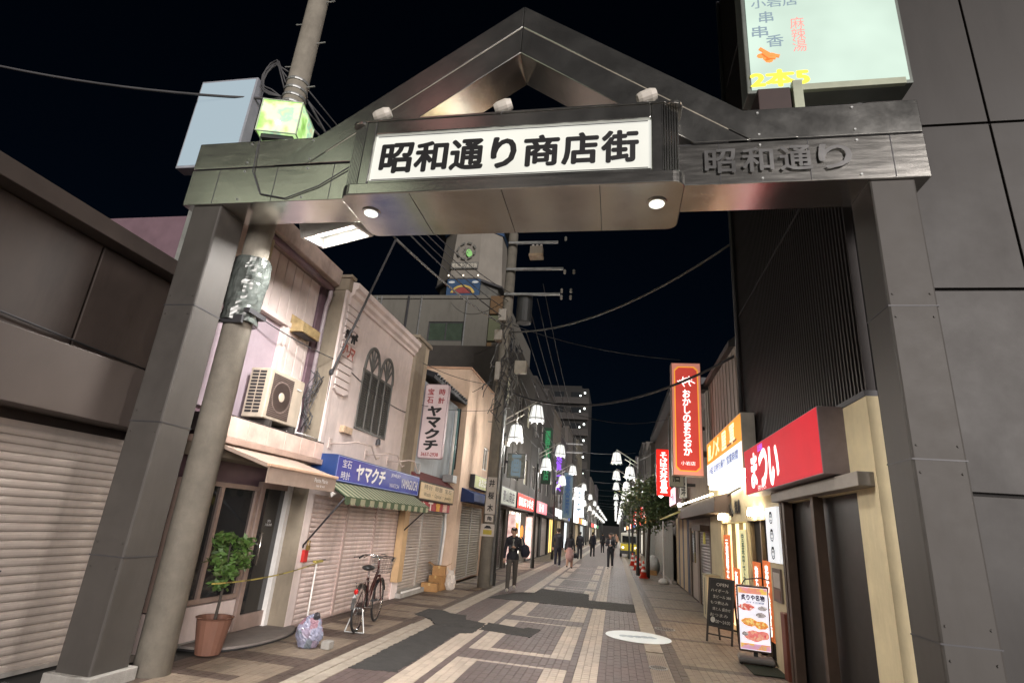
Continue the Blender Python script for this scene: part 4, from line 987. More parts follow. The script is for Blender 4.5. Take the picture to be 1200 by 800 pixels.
LW = emat('lit_white_letters', '#fff2ee', 1.1)
for i, (ch, w) in enumerate(zip('まつい', (.42, .5, .5))): text(ch, at(sg, -1.18+i*.58, -.02-.02*i), w*.9, .5, LW, so, bold=.045, shear=.1)
text('居酒屋', at(sg, -.72, .28), .3, .1, emat('violet_print', '#b060d0', .8), so, bold=.02); text('名物やきとん', at(sg, -.75, -.31), .5, .08, LW, so)
b = MB(); b.wall(fr('R', 2.45, 11.6, 0), 5.7, 3.24, [(.05, 1.55, 0, 2.15), (2.55, 5.2, 0, 2.35)], .11); P('wall', b, mat('cream_shop_wall', '#cdbf9c', .75, 0, .1, 3, dirt=.3), R1)
b = MB(); b.box(2.53, 2.55, 6.4, 9.05, 0, 2.35); P('dark_entrance', b, mat('entrance_dark', '#1e1b1a', .5), R1)
for yy in (9.0, 8.85, 7.6):
    b = MB(); b.box(2.38, 2.5, yy-.05, yy+.05, 0, 2.4); P('door_post', b, mat('brown_post', '#4a3b32', .6, 0, .2, 5), R1, .005)
b = MB(); b.box(2.3, 2.5, 5.95, 9.12, 2.36, 2.5); P('lintel', b, mat('grey_lintel', '#8d867e', .6, 0, .15, 4), R1, .008)
b = MB(); b.box(2.36, 2.46, 9.12, 9.32, .0, .85); P('red_brown_post', b, mat('red_brown', '#6b3a2c', .6), R1, .008)
t = T('wall_sign', 'narrow white vertical sign with three drawn emblems beside the dark doorway', 'sign', (2.42, 9.62, 1.5))
b = MB(); b.box(2.4, 2.447, 9.28, 9.95, 1.5, 2.32); so = P('panel', b, emat('wall_sign_light', '#e9edf2', .55), t, .004)
for i in range(3):
    M = fr('R', 2.398, 9.62, 2.16-i*.26); b = MB()
    ring = [(.1*math.cos(a), .095*math.sin(a)) for a in np.linspace(0, 2*math.pi, 17)]; inn = [(x*.78, y*.78) for x, y in ring]
    for q in range(16): b.prism(M, [ring[q], ring[q+1], inn[q+1], inn[q]], 0, .002)
    for (x, y, w, h) in ((-.03, .02, .014, .02), (.03, .02, .014, .02), (0, -.04, .03, .008), (0, .07, .06, .02)): b.mbox(M, x-w, x+w, y-h, y+h, 0, .002)
    P('emblem', b, mat('grey_ink', '#4a4c52', .6), so)
t = T('wall_notice', 'small framed notice panel below the white emblem sign', 'notice', (2.42, 9.6, .9))
b = MB(); b.box(2.42, 2.447, 9.4, 9.85, .95, 1.42); P('frame', b, mat('notice_frame', '#6e6058', .6), t); b = MB(); b.box(2.416, 2.42, 9.45, 9.8, 1.15, 1.36); P('sheet', b, PAPER, t)
b = MB(); b.box(2.412, 2.42, 9.45, 9.8, .98, 1.12); P('sheet', b, mat('notice_print', '#7a5c50', .6), t)
# lit snack storefront
LITW = emat('shop_interior_glow', '#ecdfae', 1.3, None, .25, 2.5)
R2 = T('shop_building', 'cream walled snack shop with lit front and orange price posters', 'building', (4.5, 13.8, 0))
b = MB(); b.box(2.60, 9, 11.62, 15.85, 0, 5.7); P('core', b, mat('r2_core', '#6b645c', .8), R2)
b = MB(); b.wall(fr('R', 2.45, 15.85, 0), 4.23, 5.7, [(1.55, 4.18, .05, 2.15)], .14); P('wall', b, MATS['cream_shop_wall'], R2)
b = MB(); b.box(2.42, 2.448, 11.64, 15.83, 4.05, 5.7); P('upper_cladding', b, mat('grey_beige_cladding', '#9b9088', .6, 0, .12, 3, dirt=.4), R2)
b = MB(); b.prism(fr('C', 0, 0, 0), [(2.3, 5.68), (2.3, 5.8), (4.2, 7.2), (9, 7.2), (9, 5.68)], -11.62, -15.87); P('roof', b, mat('r2_roof', '#3c3a3a', .7), R2, .01)
for yy in np.arange(11.9, 15.8, .36):
    b = MB(); b.box(2.405, 2.42, yy-.01, yy+.01, 4.05, 5.7); P('cladding_seam', b, mat('seam', '#837971', .6), R2)
b = MB(); b.box(2.575, 2.59, 10.06, 11.53, .02, 2.14); P('lit_interior', b, LITW, R2); b = MB(); b.box(2.575, 2.59, 11.68, 14.28, .06, 2.14); P('lit_interior', b, LITW, R2)
b = MB()
for yy in (10.1, 10.75, 11.5, 11.72, 12.5, 13.3, 14.2): b.box(2.50, 2.57, yy-.035, yy+.035, .03, 2.14)
b.box(2.49, 2.56, 10.06, 14.28, 2.02, 2.13) if False else None
P('door_mullions', b, mat('bronze_frame', '#8b7a62', .4, .5), R2, kind='stuff')
POST = [emat('poster_orange', '#e0783c', .42, '#c8602c', .25, 9), emat('poster_cream', '#d9d2a0', .5, None, .2, 9), emat('poster_red', '#b85040', .25, None, .3, 9)]
pid = 0
for (ya, yb, z0, z1, mi, tx) in ((14.2,13.45,.15,1.9,0,'元祖餃子三五〇円'),(13.25,12.6,.2,1.25,0,'新装開店'),(12.42,11.85,.9,2.0,1,'営業中です'),(12.42,11.85,.2,.85,2,'宴会'),(11.42,10.85,.2,1.45,0,'持ち帰り弁当'),(10.68,10.15,.3,1.5,0,'炭火焼鳥')):
    b = MB(); b.box(2.478, 2.488, yb, ya, z0, z1); o = P('poster', b, POST[mi], R2); M = fr('R', 2.476, (ya+yb)/2, (z0+z1)/2)
    text(tx, M, abs(ya-yb)*.4, (z1-z0)*.88, LW if mi != 1 else mat('green_ink', '#3f6a3a', .5), o, vertical=True, bold=.02, z=.002)
sg, so = signbox(R2, 'R', 2.2, 12.37, 3.5, 3.95, 1.0, .24, mat('sign_case_pale', '#b9b4aa', .5), emat('orange_sign_light', '#f0a235', .62, None, .12, 1.2), inset=.015)
b = MB(); b.mbox(sg, -1.955, 1.955, -.485, -.02, 0, .008); P('white_half', b, emat('white_sign_light', '#eef0f4', .85, None, .06, 1.5), so)
for i, (ch, x, s_) in enumerate(zip('唐ノメ屋軍', (-1.55, -1.05, -.5, .3, 1.15), (.3, .36, .36, .4, .36))): text(ch, at(sg, x, .24), s_*1.25, .36, emat('orange_white', '#ffe9c0', .85), so, bold=.03)
b = MB(); b.mbox(sg, .0, 1.55, .06, .1, .001, .003); P('dark_outline', b, mat('brown_line', '#8a5a20', .6), so)
text('小岩 お持ち帰り 営業時間', at(sg, 0, -.2, .008), 3.3, .17, emat('blue_print', '#6a7aa8', .4), so, bold=.02)
b = MB(); b.mbox(sg, -1.95, 1.95, -.58, -.5, -.2, -.03); P('sign_light_bar', b, emat('tube_white', '#fff4e0', 20.0), so)
b = MB(); b.prism(fr('R', 2.43, 12.9, 2.42), [(-.28,-.1),(.0,.12),(.28,-.1),(.2,-.1),(.2,-.16),(.08,-.08),(-.05,-.14),(-.2,-.08)], 0, .03); o = P('roof_logo', b, BLACK, R2)
text('焼鳥', fr('R', 2.445, 12.3, 2.45), .55, .26, INK, R2, bold=.05)
for (yy, mt) in ((13.9, 'a'), (13.5, 'b'), (10.4, 'c'), (10.9, 'd')):
    b = MB(); b.lathe([(.05, 0), (.06, .06), (.03, .14)], (2.38, yy, 2.22), 10); P('wall_lamp', b, emat('warm_lamp', '#ffe6b8', 45), R2)
b = MB(); b.tube([(2.44, 15.6, 2.72), (2.40, 13.5, 2.66), (2.38, 12.5, 2.74), (2.4, 11.7, 2.78)], .02, 6); P('cable_run', b, CABLE, R2, smooth=True)
# projector aimed at the white disc painted on the paving
t = T('light_projector', 'small black projector lamp fixed under the orange sign', 'projector', (2.3, 10.3, 2.8))
b = MB(); b.cyl((2.34, 10.3, 2.92), (2.26, 10.34, 2.80), .03, .036, 12); P('barrel', b, BLACK, t)
b = MB(); b.box(2.32, 2.46, 10.28, 10.32, 2.9, 2.93); P('bracket', b, DARK, t)
ld = bpy.data.lights.new('projector_beam', 'SPOT'); ld.energy = 190; ld.color = (.9, .97, 1); ld.shadow_soft_size = .004
dv = Vector((.43, 11.33, 0)) - Vector((2.24, 10.35, 2.77)); ld.spot_size = 2*math.atan(.56/dv.length); ld.spot_blend = .08
lo = bpy.data.objects.new('projector_beam', ld); COL.objects.link(lo); lo.parent = t
lo.location = (2.24-2.3, .05, 2.77-2.8); lo.rotation_euler = dv.to_track_quat('-Z', 'Y').to_euler()

b = MB(); b.lathe([(.585, .003), (.585, .0055)], (.43, 11.33, 0), 48); dc = top('painted_light_disc', b, mat('light_disc_white', (.62, .66, .67), .5, 0, .06, 5), 'round white disc painted on the paving as the projected light circle', 'painted light')  # the projected circle of light, painted as a white disc
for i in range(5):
    a = .25*i-.5; b = MB(); b.prism(Matrix.Translation((.43, 11.33, .0055)), [(a*.5+.09*math.cos(q), .06*math.sin(3*a)+.11*math.sin(q)) for q in np.linspace(.4*i, .4*i+4.5, 9)], .0008, .0016); P('grey_mark', b, mat('light_disc_grey', (.3, .36, .4), .6), dc)
# dark-awning bar
R3 = T('shop_building', 'old shop with dark brown awning, grey shutter and tube lamp', 'building', (4.5, 18, 0))
b = MB(); b.box(2.58, 9, 15.9, 20.4, 0, 5.3); P('core', b, mat('r3_core', '#3a3432', .8), R3)
b = MB(); b.wall(fr('R', 2.45, 20.4, 0), 4.5, 5.3, [(.3, 1.9, 0, 2.1), (2.3, 4.3, 0, 2.0)], .13); P('wall', b, mat('brown_grey_wall', '#6e6258', .75, 0, .2, 3, dirt=.4), R3)
shutter(R3, fr('R', 2.52, 18.05, .05), 1.9, 1.95, mat('dark_shutter', '#6a6260', .45, .3, .1, 3), .08)
b = MB(); b.box(2.5, 2.55, 18.6, 20.05, 0, 2.1); dr = P('door', b, mat('pale_door', '#8f857c', .6, 0, .15, 5), R3, .005)
b = MB(); b.box(2.488, 2.5, 19.2, 19.95, 1.05, 2.0); P('pane', b, DGLASS, dr); b = MB(); b.box(2.485, 2.5, 18.7, 18.76, .9, 1.1); P('handle', b, STEEL, dr)
b = MB(); b.prism(fr('C', 0, 0, 0), [(2.46,2.78),(2.1,2.66),(2.08,2.34),(2.46,2.34)], -12.9, -19.6); P('awning', b, mat('brown_awning', '#41332c', .7, 0, .15, 5), R3, .006)
b = MB(); b.cyl((2.08, 13.0, 2.72), (2.08, 19.4, 2.78), .022, n=8); P('tube_lamp', b, emat('cool_tube', '#fff0cc', 12), R3)
b = MB(); b.sph((2.06, 19.5, 2.78), .06); P('bulb', b, emat('bright_bulb', '#ffffff', 40), R3)
b = MB(); b.box(2.2, 2.44, 15.95, 17.5, 1.98, 2.12); P('lintel', b, mat('old_wood', '#3f3028', .7, 0, .3, 8), R3)
b = MB(); b.box(2.36, 2.38, 16.3, 16.6, 1.65, 1.95); P('yellow_tag', b, mat('tag_yellow', '#c9c03c', .6), R3)
t = T('cream_cabinet', 'waist high cream cabinet standing beside the grey shutter', 'cabinet', (2.3, 14.9, 0))
b = MB(); b.box(2.12, 2.44, 14.6, 15.2, .02, .95); P('body', b, mat('cabinet_cream', '#cfc8a8', .5, 0, .08, 4), t, .01)
b = MB(); b.box(2.1, 2.44, 14.58, 15.22, .95, .98); P('lid', b, mat('cabinet_lid', '#a8a288', .5), t, .005); b = MB(); b.box(2.112, 2.12, 14.89, 14.91, .1, .9); P('door_gap', b, DARK, t)

# tall red confectioner's sign
vs = T('vertical_sign', 'tall red lit vertical sign with white characters and orange border', 'sign', (1.83, 15.1, 3.25))
b = MB(); b.box(1.44, 2.22, 15.0, 15.3, 3.28, 6.32); so = P('sign_box', b, mat('red_sign_side', '#8d6f66', .5), vs, .012)
M = fr('C', 1.83, 14.998, 4.8)
def grad_red():
    m = emat('confection_red', '#de5246', .58, '#b03028', .12, 1.1); return m
b = MB(); b.mbox(M, -.37, .37, -1.5, 1.5, -.002, .003); P('face', b, emat('confection_rim', '#dc907e', .5, None, .08, 1.2), so)
oc = lambda w, h, c: [(-w,-h+c),(-w+c,-h),(w-c,-h),(w,-h+c),(w,h-c),(w-c,h),(-w+c,h),(-w,h-c)]
b = MB(); A, I = oc(.315, 1.41, .1), oc(.285, 1.38, .095)
for q in range(8): b.prism(M, [A[q], A[(q+1) % 8], I[(q+1) % 8], I[q]], .003, .007)
P('border_line', b, emat('border_orange', '#f2a13a', .75), so)
b = MB(); b.prism(M, I, .003, .005); P('red_field', b, grad_red(), so)
text('おかしのまちおか', at(M, 0, -.12, .003), .2, 1.75, LW, so, vertical=True, bold=.03)
text('小岩店', at(M, 0, -1.2, .003), .36, .1, LW, so)
b = MB()
for k, (dx, dz) in enumerate(((-.08, 0), (.08, .02))): b.tube([M @ Vector((dx-.1, 1.02+dz, .006)), M @ Vector((dx-.03, 1.0+dz, .006)), M @ Vector((dx, 1.12+dz, .006)), M @ Vector((dx, .9+dz, .006)), M @ Vector((dx+.04, .84+dz, .006))], .016, 5)
b.tube([M @ Vector((x, .97+.035*math.sin(x*18), .006)) for x in np.linspace(-.23, .23, 12)], .016, 5); b.tube([M @ Vector((x, 1.06+.03*math.sin(x*18+1), .006)) for x in np.linspace(-.12, .16, 9)], .012, 5)
P('boat_emblem', b, LW, so)
b = MB(); b.box(2.2, 2.45, 15.1, 15.2, 5.6, 5.75); b.box(2.2, 2.45, 15.1, 15.2, 3.8, 3.95); P('bracket', b, DARK, vs)
def vsign(name, label, x0, x1, y, z0, z1, body, face, tx, ink, group=None, d=.16, bold=.03):
    v = T(name, label, 'sign', ((x0+x1)/2, y, z0), group)
    b = MB(); b.box(x0, x1, y, y+d, z0, z1); so = P('sign_box', b, body, v, .01)
    b = MB(); b.box(x0+.02, x1-.02, y-.004, y+.002, z0+.02, z1-.02); P('face', b, face, so)
    text(tx, fr('C', (x0+x1)/2, y-.006, (z0+z1)/2), (x1-x0)*.5, (z1-z0)*.86, ink, so, vertical=True, bold=bold)
    wx = 2.47 if x0 > 0 else -4.63
    b = MB(); b.box(min(x1, wx)-.02, max(x1, wx), y+.05, y+.09, z1-.4, z1-.3) if x0 > 0 else b.box(wx, x0+.02, y+.05, y+.09, z1-.4, z1-.3); P('bracket', b, DARK, v)
    return v
vsign('vertical_sign', 'grey vertical sign with black brush characters behind the tall red sign', 1.46, 1.86, 16.2, 3.08, 5.1, DARK, mat('grey_sign_face', '#8a8a84', .6), '小岩呉服店', INK)
vsign('vertical_sign', 'bright red lit vertical sign with white characters by the street tree', 1.50, 2.05, 22, 3.2, 4.95, mat('red_side', '#7a1a18', .5), emat('vivid_red_light', '#f0261c', 1.1), 'そば天丼食堂', LW)
vsign('vertical_sign', 'small white vertical sign under the tall red sign', 1.95, 2.2, 18.4, 2.95, 3.7, DARK, emat('dim_white_sign', '#b8b6b0', .25), '珈琲', INK)

R4 = T('shop_building', 'cream panelled narrow shop with small yellow awning and pink lit sign', 'building', (4.5, 22.2, 0))
b = MB(); b.box(2.5, 9, 20.45, 24.2, 0, 6.2); P('wall', b, mat('cream_dim_wall', '#8d8068', .75, 0, .2, 3, dirt=.4), R4)
for k, yy in enumerate(np.arange(20.5, 24.1, .45)):
    b = MB(); b.box(2.44, 2.5, yy, yy+.42, .05, 2.5); P('panel', b, mat('cream_panel', '#a8987a', .6, 0, .15, 5) if k % 3 else mat('blue_panel', '#2f3c52', .6), R4, .005)
b = MB(); b.prism(fr('C', 0, 0, 0), [(2.46,2.78),(1.75,2.42),(1.75,2.38),(2.46,2.72)], -20.5, -23.9); P('awning', b, mat('yellow_awning', '#b5b06a', .7), R4)
sg, so = signbox(R4, 'R', 2.02, 21.4, 3.15, 2.2, .62, .2, mat('pink_case', '#8d6a6a', .5), emat('pink_white_light', '#f4d8e2', 1.3), inset=.03); text('らーめん', at(sg, 0, 0), 1.4, .35, emat('red_ink_lit', '#d83040', .6), so, bold=.03)
b = MB(); b.cyl((2.45, 24.0, 3.3), (1.85, 24.0, 3.38), .02); br = P('lamp_arm', b, DARK, R4); b = MB(); b.sph((1.82, 24.0, 3.36), .085); P('lamp_globe', b, emat('globe_lamp', '#f5fbff', 45), br)
for k in range(3):
    b = MB(); b.cyl((1.85, 24.3, .0), (1.85, 24.3, 2.3), .03, n=8) if k == 0 else None
    if k == 0: pass
t = T('weighted_pole', 'white banner pole standing in a round white base on the pavement', 'pole', (1.9, 24.2, 0))
b = MB(); b.cyl((1.9, 24.2, 0.1), (1.9, 24.2, 2.35), .025, n=8); P('pole', b, WHITE, t); b = MB(); b.lathe([(.2, .005), (.2, .1), (.12, .18), (.03, .2)], (1.9, 24.2, 0), 16); P('base', b, WHITE, t, smooth=True)
# building site hoarding and dark building behind
t = T('site_hoarding', 'pale corrugated hoarding panels along the right pavement beyond the tree', 'hoarding', (2.3, 32, 0))
for k in range(18):
    y0 = 24.4+k*.9; b = MB(); n = 9
    for i in range(n):
        ya = y0+.01+i*.88/n; b.add([(2.30,ya,.12),(2.26,ya+.02,.12),(2.26,ya+.06,.12),(2.30,ya+.08,.12),(2.30,ya,2.25),(2.26,ya+.02,2.25),(2.26,ya+.06,2.25),(2.30,ya+.08,2.25)], [(0,1,5,4),(1,2,6,5),(2,3,7,6)]); b.add([(2.30,ya+.08,.12),(2.30,ya+.098,.12),(2.30,ya+.098,2.25),(2.30,ya+.08,2.25)], [(0,1,2,3)])
    P('panel', b, mat('hoarding_white', '#868884', .5, .2, .12, 3, dirt=.3), t)
b = MB(); b.box(2.22, 2.42, 24.4, 40.6, 0, .12); P('base_rail', b, CONC, t); b = MB(); b.box(2.26, 2.33, 24.4, 40.6, 2.25, 2.31); P('top_rail', b, GALV, t)
RD = T('shop_building', 'dark brown sided building rising behind the pale hoarding', 'building', (4.5, 32, 0))
b = MB(); b.box(2.75, 9, 24.4, 41, 0, 8.2); P('wall', b, mat('brown_siding', '#4f423c', .7, 0, .2, 2), RD)
b = MB()
for yy in np.arange(24.5, 41, .4): b.box(2.715, 2.75, yy, yy+.2, 2.3, 8.1)
P('siding_ribs', b, MATS['brown_siding'], RD, kind='stuff'); b = MB(); b.box(2.4, 9, 24.3, 41.1, 8.2, 8.5); P('roof', b, DARK, RD)
for k in range(5): window(RD, fr('R', 2.70, 39-k*3.2, 4.6), 1.2, 1.1, ALU, DGLASS, 1)

# ------------------------------------------------------------------ grey block and its octagonal billboard tower
G1 = T('office_block', 'grey concrete office block with yellow corner panels behind the peach building', 'building', (-11, 32, 0))
GREY = mat('grey_concrete_block', '#5e5c56', .85, 0, .1, .8, .15, 30, dirt=.35)
b = MB(); b.box(-17.5, -6.35, 28.15, 38, 0, 14.0); P('core', b, GREY, G1)
b = MB(); b.wall(fr('C', -17.5, 28, 0), 10.3, 14.0, [(6.78, 8.9, 11.28, 12.45), (.8, 3.0, 11.28, 12.45), (6.78, 8.9, 7.6, 8.8)], .15); P('wall', b, GREY, G1)
window(G1, fr('C', -10.72, 28.08, 11.28), 2.12, 1.17, DARK, mat('dim_curtain_glass', '#3b463c', .2), 1, .07); window(G1, fr('C', -16.7, 28.08, 11.28), 2.2, 1.17, DARK, MATS['dim_curtain_glass'], 1, .07); window(G1, fr('C', -10.72, 28.08, 7.6), 2.12, 1.2, DARK, MATS['dim_curtain_glass'], 1, .07)
for x in (-14.1, -13.8, -12.1, -11.3, -8.55):
    b = MB(); b.cyl((x, 27.93, 2), (x, 27.93, 14.0), .045 if x != -12.1 else .07, n=8); P('downpipe', b, GALV if x != -12.1 else DARK, G1, smooth=True)
b = MB(); b.box(-17.6, -7.1, 27.92, 28.1, 13.85, 14.06); P('coping', b, GREY, G1)
for (z0, z1, c) in ((12.9, 14.0, '#584228'), (11.3, 12.8, '#50543e'), (9.2, 11.2, '#5c4628'), (7.4, 9.1, '#5e5b2e'), (5.4, 7.3, '#644828')):
    b = MB(); b.box(-7.15, -6.3, 27.9, 28.14, z0, z1); P('corner_panel', b, mat('corner_'+c[1:], c, .6, 0, .1, 2), G1, .01)
for (z0, z1) in ((5.0, 6.2), (8.2, 9.4), (11.2, 12.4)):
    for y0 in (29.5, 32, 34.5): window(G1, fr('L', -6.32, y0, z0), 1.5, 1.2, DARK, DGLASS, 1)
# octagonal tower
OCT = T('billboard_tower', 'octagonal white billboard tower with round crest on the grey block roof', 'billboard', (-9.1, 30.5, 14.0))
def octa(r, ph=22.5): return [(-9.1+r*math.cos(R(ph+45*k)), 30.6+r*math.sin(R(ph+45*k))) for k in range(8)]
b = MB(); b.prism(flat, octa(2.0), 14.0, 15.3); P('base_drum', b, mat('tower_base', '#4a4a46', .7), OCT)
b = MB()
A0 = octa(2.25); A1 = octa(2.0)
b.add([(x, y, 15.4) for x, y in A0] + [(x, y, 18.9) for x, y in A1], [tuple(range(8))[::-1], tuple(range(8, 16))] + [(i, (i+1) % 8, 8+(i+1) % 8, 8+i) for i in range(8)])
P('white_panels', b, mat('tower_white', '#75716a', .6, 0, .1, 1.2, dirt=.25), OCT)
b = MB(); b.prism(flat, octa(2.1), 18.9, 19.2); P('top_band', b, mat('tower_blue', '#28405e', .5), OCT)
b = MB(); b.prism(flat, octa(2.6), 19.2, 22.5); P('upper_drum', b, mat('tower_upper', '#3c3c38', .7), OCT)
b = MB(); b.prism(flat, octa(2.3), 15.28, 15.42); P('lower_band', b, DARK, OCT)
Mo = fr('C', -9.1, 28.56, 17.0)
Mo = Mo @ Matrix.Rotation(R(-3.8), 4, 'X')
ring = [(.62*math.cos(a), .62*math.sin(a)+.25) for a in np.linspace(0, 2*math.pi, 25)]; b = MB()
for q in range(24):
    if q % 3: c2 = [(x*.82, (y-.25)*.82+.25) for x, y in (ring[q], ring[q+1])]; b.prism(Mo, [ring[q], ring[q+1], c2[1], c2[0]], .06, .075)
for k in range(6): a = k*math.pi/3; b.prism(Mo, [(.3*math.cos(a+d)*f, .25+.3*math.sin(a+d)*f) for d, f in ((-.3, .4), (0, 1), (.3, .4))], .06, .075)
CG = mat('crest_grey', '#5a5a56', .6); P('crest', b, CG, OCT, kind='stuff')
b = MB(); b.mbox(Mo, -.85, .85, -1.0, -.55, .05, .06); o = P('name_plate', b, CG, OCT); text('昭和通り商店街', at(Mo, 0, -.77, .062), 1.55, .3, mat('plate_letters', '#b0aca0', .6), o, bold=.02)
b = MB(); b.prism(Mo @ Matrix.Rotation(R(20), 4, 'Z'), [(.18*math.cos(a)+.2, .3*math.sin(a)) for a in np.linspace(0, 5.8, 10)], .062, .07); P('green_leaf', b, emat('leaf_neon', '#8ac87a', .05), OCT)
# colourful panel below
b = MB(); b.box(-10.0, -8.0, 28.3, 28.5, 14.15, 15.25); o = P('colour_panel', b, mat('panel_blue', '#24405f', .6), OCT, .01)
b = MB(); M = fr('C', -9.0, 28.29, 14.15)
arc = [(.75*math.cos(a), .62*math.sin(a)+.1) for a in np.linspace(.2, 2.94, 14)]; ar2 = [(x*.8, (y-.1)*.8+.1) for x, y in arc]
for q in range(13): b.prism(M, [arc[q], arc[q+1], ar2[q+1], ar2[q]], 0, .02)
P('rainbow_arc', b, mat('panel_gold', '#a8904a', .6), o); b = MB(); b.prism(M, [(x*.75, (y-.1)*.75+.1) for x, y in arc], .004, .018); P('red_field', b, mat('panel_red', '#7a3434', .6), o)
for x in (-.72, .72):
    b = MB(); b.prism(M, [(x+.2*math.cos(a), .9+.08*math.sin(a)) for a in np.linspace(0, 5.8, 12)], .004, .018); P('cloud_mark', b, mat('panel_white', '#a9b0b4', .6), o)
b = MB(); b.box(-10.2, -7.9, 28.2, 28.4, 14.05, 14.16); P('yellow_strip', b, mat('panel_yellow', '#a09a34', .6), OCT)
for k in range(3):
    b = MB(); b.sph((-9.9+k*.9, 28.1, 15.4-.0*k), .05); P('bulb', b, emat('tiny_bulb', '#fff0d8', 1.5), OCT)

# ------------------------------------------------------------------ buildings farther down the street
WALLS = ['#5d5750', '#6b6560', '#7a7268', '#4e4a48', '#867c70', '#5a5458', '#6f6a5c']
PANES = [DGLASS, DGLASS, DGLASS, emat('dim_window', '#b8b49a', .22), DGLASS]
_fb = random.Random(21)
KIND = ['lit convenience front', 'grey shutters', 'bright white shopfront', 'yellow lit opening', 'dark shopfront', 'pink lit shopfront']
def row_building(side, y0, y1, h, label, wall_c, shop, sign=None, win=True, detail=True):
    """street-front building; shop = colour of its lit opening or None for shutters; sign = (colour, strength, text, ink)"""
    X = -4.6 if side == 'L' else 2.45; sg_ = 1 if side == 'L' else -1; w = y1-y0
    o = T('shop_building', label, 'building', (X-sg_*2.5, (y0+y1)/2, 0))
    wm = mat('row_wall_'+wall_c[1:], tuple(v*.55 for v in lin(wall_c)), .8, 0, .15, 2, .15, 40, dirt=.35)
    M = fr(side, X, y0 if side == 'L' else y1, 0)
    b = MB(); b.mbox(M, 0, w, 0, h, -6, -.32); P('core', b, mat('row_core', '#3c3936', .85), o)
    holes = [(.35, w-.35, .02, 2.35)]
    nfl = int((h-3.3)/2.9)+1; nc = max(1, int(w/2.4)); wins = []
    if win:
        for f in range(nfl):
            z = 3.75+f*2.9
            if z+1.3 > h-.3: break
            for c in range(nc):
                cx = w*(c+.5)/nc; wins.append((cx-.6, cx+.6, z, z+1.25))
    b = MB(); b.wall(M, w, h, holes+wins, .3); P('wall', b, wm, o)
    b = MB(); b.mbox(M, -.02, w+.02, h, h+.16, -.5, .06); P('parapet', b, wm, o)
    for H in wins:
        pm = _fb.choice(PANES)
        if detail: window(o, at(M, H[0], H[2], -.1), 1.2, 1.25, ALU, pm, 1)
        else:
            b = MB(); b.mbox(M, H[0], H[1], H[2], H[3], -.14, -.1); P('window', b, pm, o)
    if shop:
        b = MB(); b.mbox(M, .35, w-.35, .02, 2.35, -.31, -.29); P('lit_interior', b, shop, o)
        for c in range(1, max(2, int(w/1.3))):
            x = .35+(w-.7)*c/max(2, int(w/1.3)); b = MB(); b.mbox(M, x-.03, x+.03, .02, 2.35, -.2, -.14); P('mullion', b, ALU, o)
    else: shutter(o, at(M, .38, .03, -.15), w-.76, 2.3, SHUTG if _fb.random() < .6 else MATS['dark_shutter'], .09) if detail else P('shutter', MB().mbox(M, .35, w-.35, .02, 2.35, -.2, -.15), SHUTG, o)
    if sign:
        sm, tx, ink = sign
        b = MB(); b.mbox(M, .15, w-.15, 2.45, 3.15, .0, .35); s1 = P('fascia_sign', b, DARK, o)
        b = MB(); b.mbox(M, .2, w-.2, 2.49, 3.11, .34, .358); P('sign_face', b, sm, s1)
        if tx: text(tx, at(M, w/2, 2.8, .358), min(w*.8, .62*len(tx)), .42, ink, s1, bold=.03)
    elif _fb.random() < .7:
        b = MB(); b.prism(M @ Matrix.Rotation(R(90), 4, 'Y'), [(-.0, 2.75), (-.7, 2.5), (-.7, 2.36), (0, 2.4)], .2, w-.2); P('awning', b, mat('dull_awning', '#3d3b40', .8), o)
    return o
WS = emat('white_shop', '#f6f0e4', 2.2, None, .3, 1.3); YS = emat('yellow_shop', '#f4d678', 1.2, None, .3, 1.3); CS = emat('cool_shop', '#dfeaf0', 1.6, None, .3, 1.3); DS = emat('dim_shop', '#c7b48c', .35, None, .4, 1.3)
RS = emat('row_red_sign', '#e4382e', 1.0); PS = emat('row_pink_sign', '#f0707a', 1.3); WSN = emat('row_white_sign', '#f0f2ee', 2.0); GS = emat('row_green_sign', '#4a9a62', .5); BS = emat('row_blue_sign', '#4a6ac0', .6); OS = emat('row_orange_sign', '#f09a3c', .9)
row_building('L', 20.7, 24.4, 8.6, 'grey building with framed picture sign next to the peach building', '#76716a', None, (emat('dim_white_board', '#b8bcb0', .4), '青山商店', INK))
r6 = row_building('L', 24.5, 30.0, 9.4, 'building with glaring white shop and red fascia beyond the utility pole', '#6a655f', WS, (RS, 'DRUG いわき', LW))
b = MB()
for (yy, z, r_) in ((25.6, 1.55, .5), (27.0, 1.6, .4), (28.6, 1.45, .45)):
    q = MB(); q.prism(fr('L', -4.62, yy, z), [(r_*math.cos(a), r_*.7*math.sin(a)) for a in np.linspace(0, 5.9, 14)], 0, .02); P('orange_poster', q, emat('poster_glow_orange', '#f2923a', .9, None, .3, 5), r6)
text('10', fr('L', -4.59, 26.3, 1.6), 1.1, .7, emat('orange_digits', '#f08a2a', 1.0), r6, bold=.05)
for (yy, z0, z1) in ((24.7, .2, 2.2), (29.7, .2, 2.2)):
    q = MB(); q.box(-4.6, -4.3, yy-.02, yy+.3, z0, z1); P('banner', q, emat('banner_red_white', '#f0c8c0', .7, None, .5, 6), r6)
row_building('L', 30.1, 35.8, 9.8, 'building with pinkish red lit sign and grey shutter beyond the white shop', '#5e5a58', None, (PS, '酒・米', LW))
row_building('L', 35.9, 40.2, 10.5, 'dark narrow building between the pink sign and the yellow lit shop', '#4e4a48', None, None)
row_building('L', 40.3, 46.0, 10.0, 'building with yellow lit doorway and glaring white sign', '#7a7268', YS, (WSN, '肉の店', INK))
row_building('L', 46.1, 52.5, 9.0, 'dim building with pale awning past the yellow lit doorway', '#5a5458', DS, (emat('dim_grey_sign', '#8a8e8a', .3), 'クリーニング', INK))
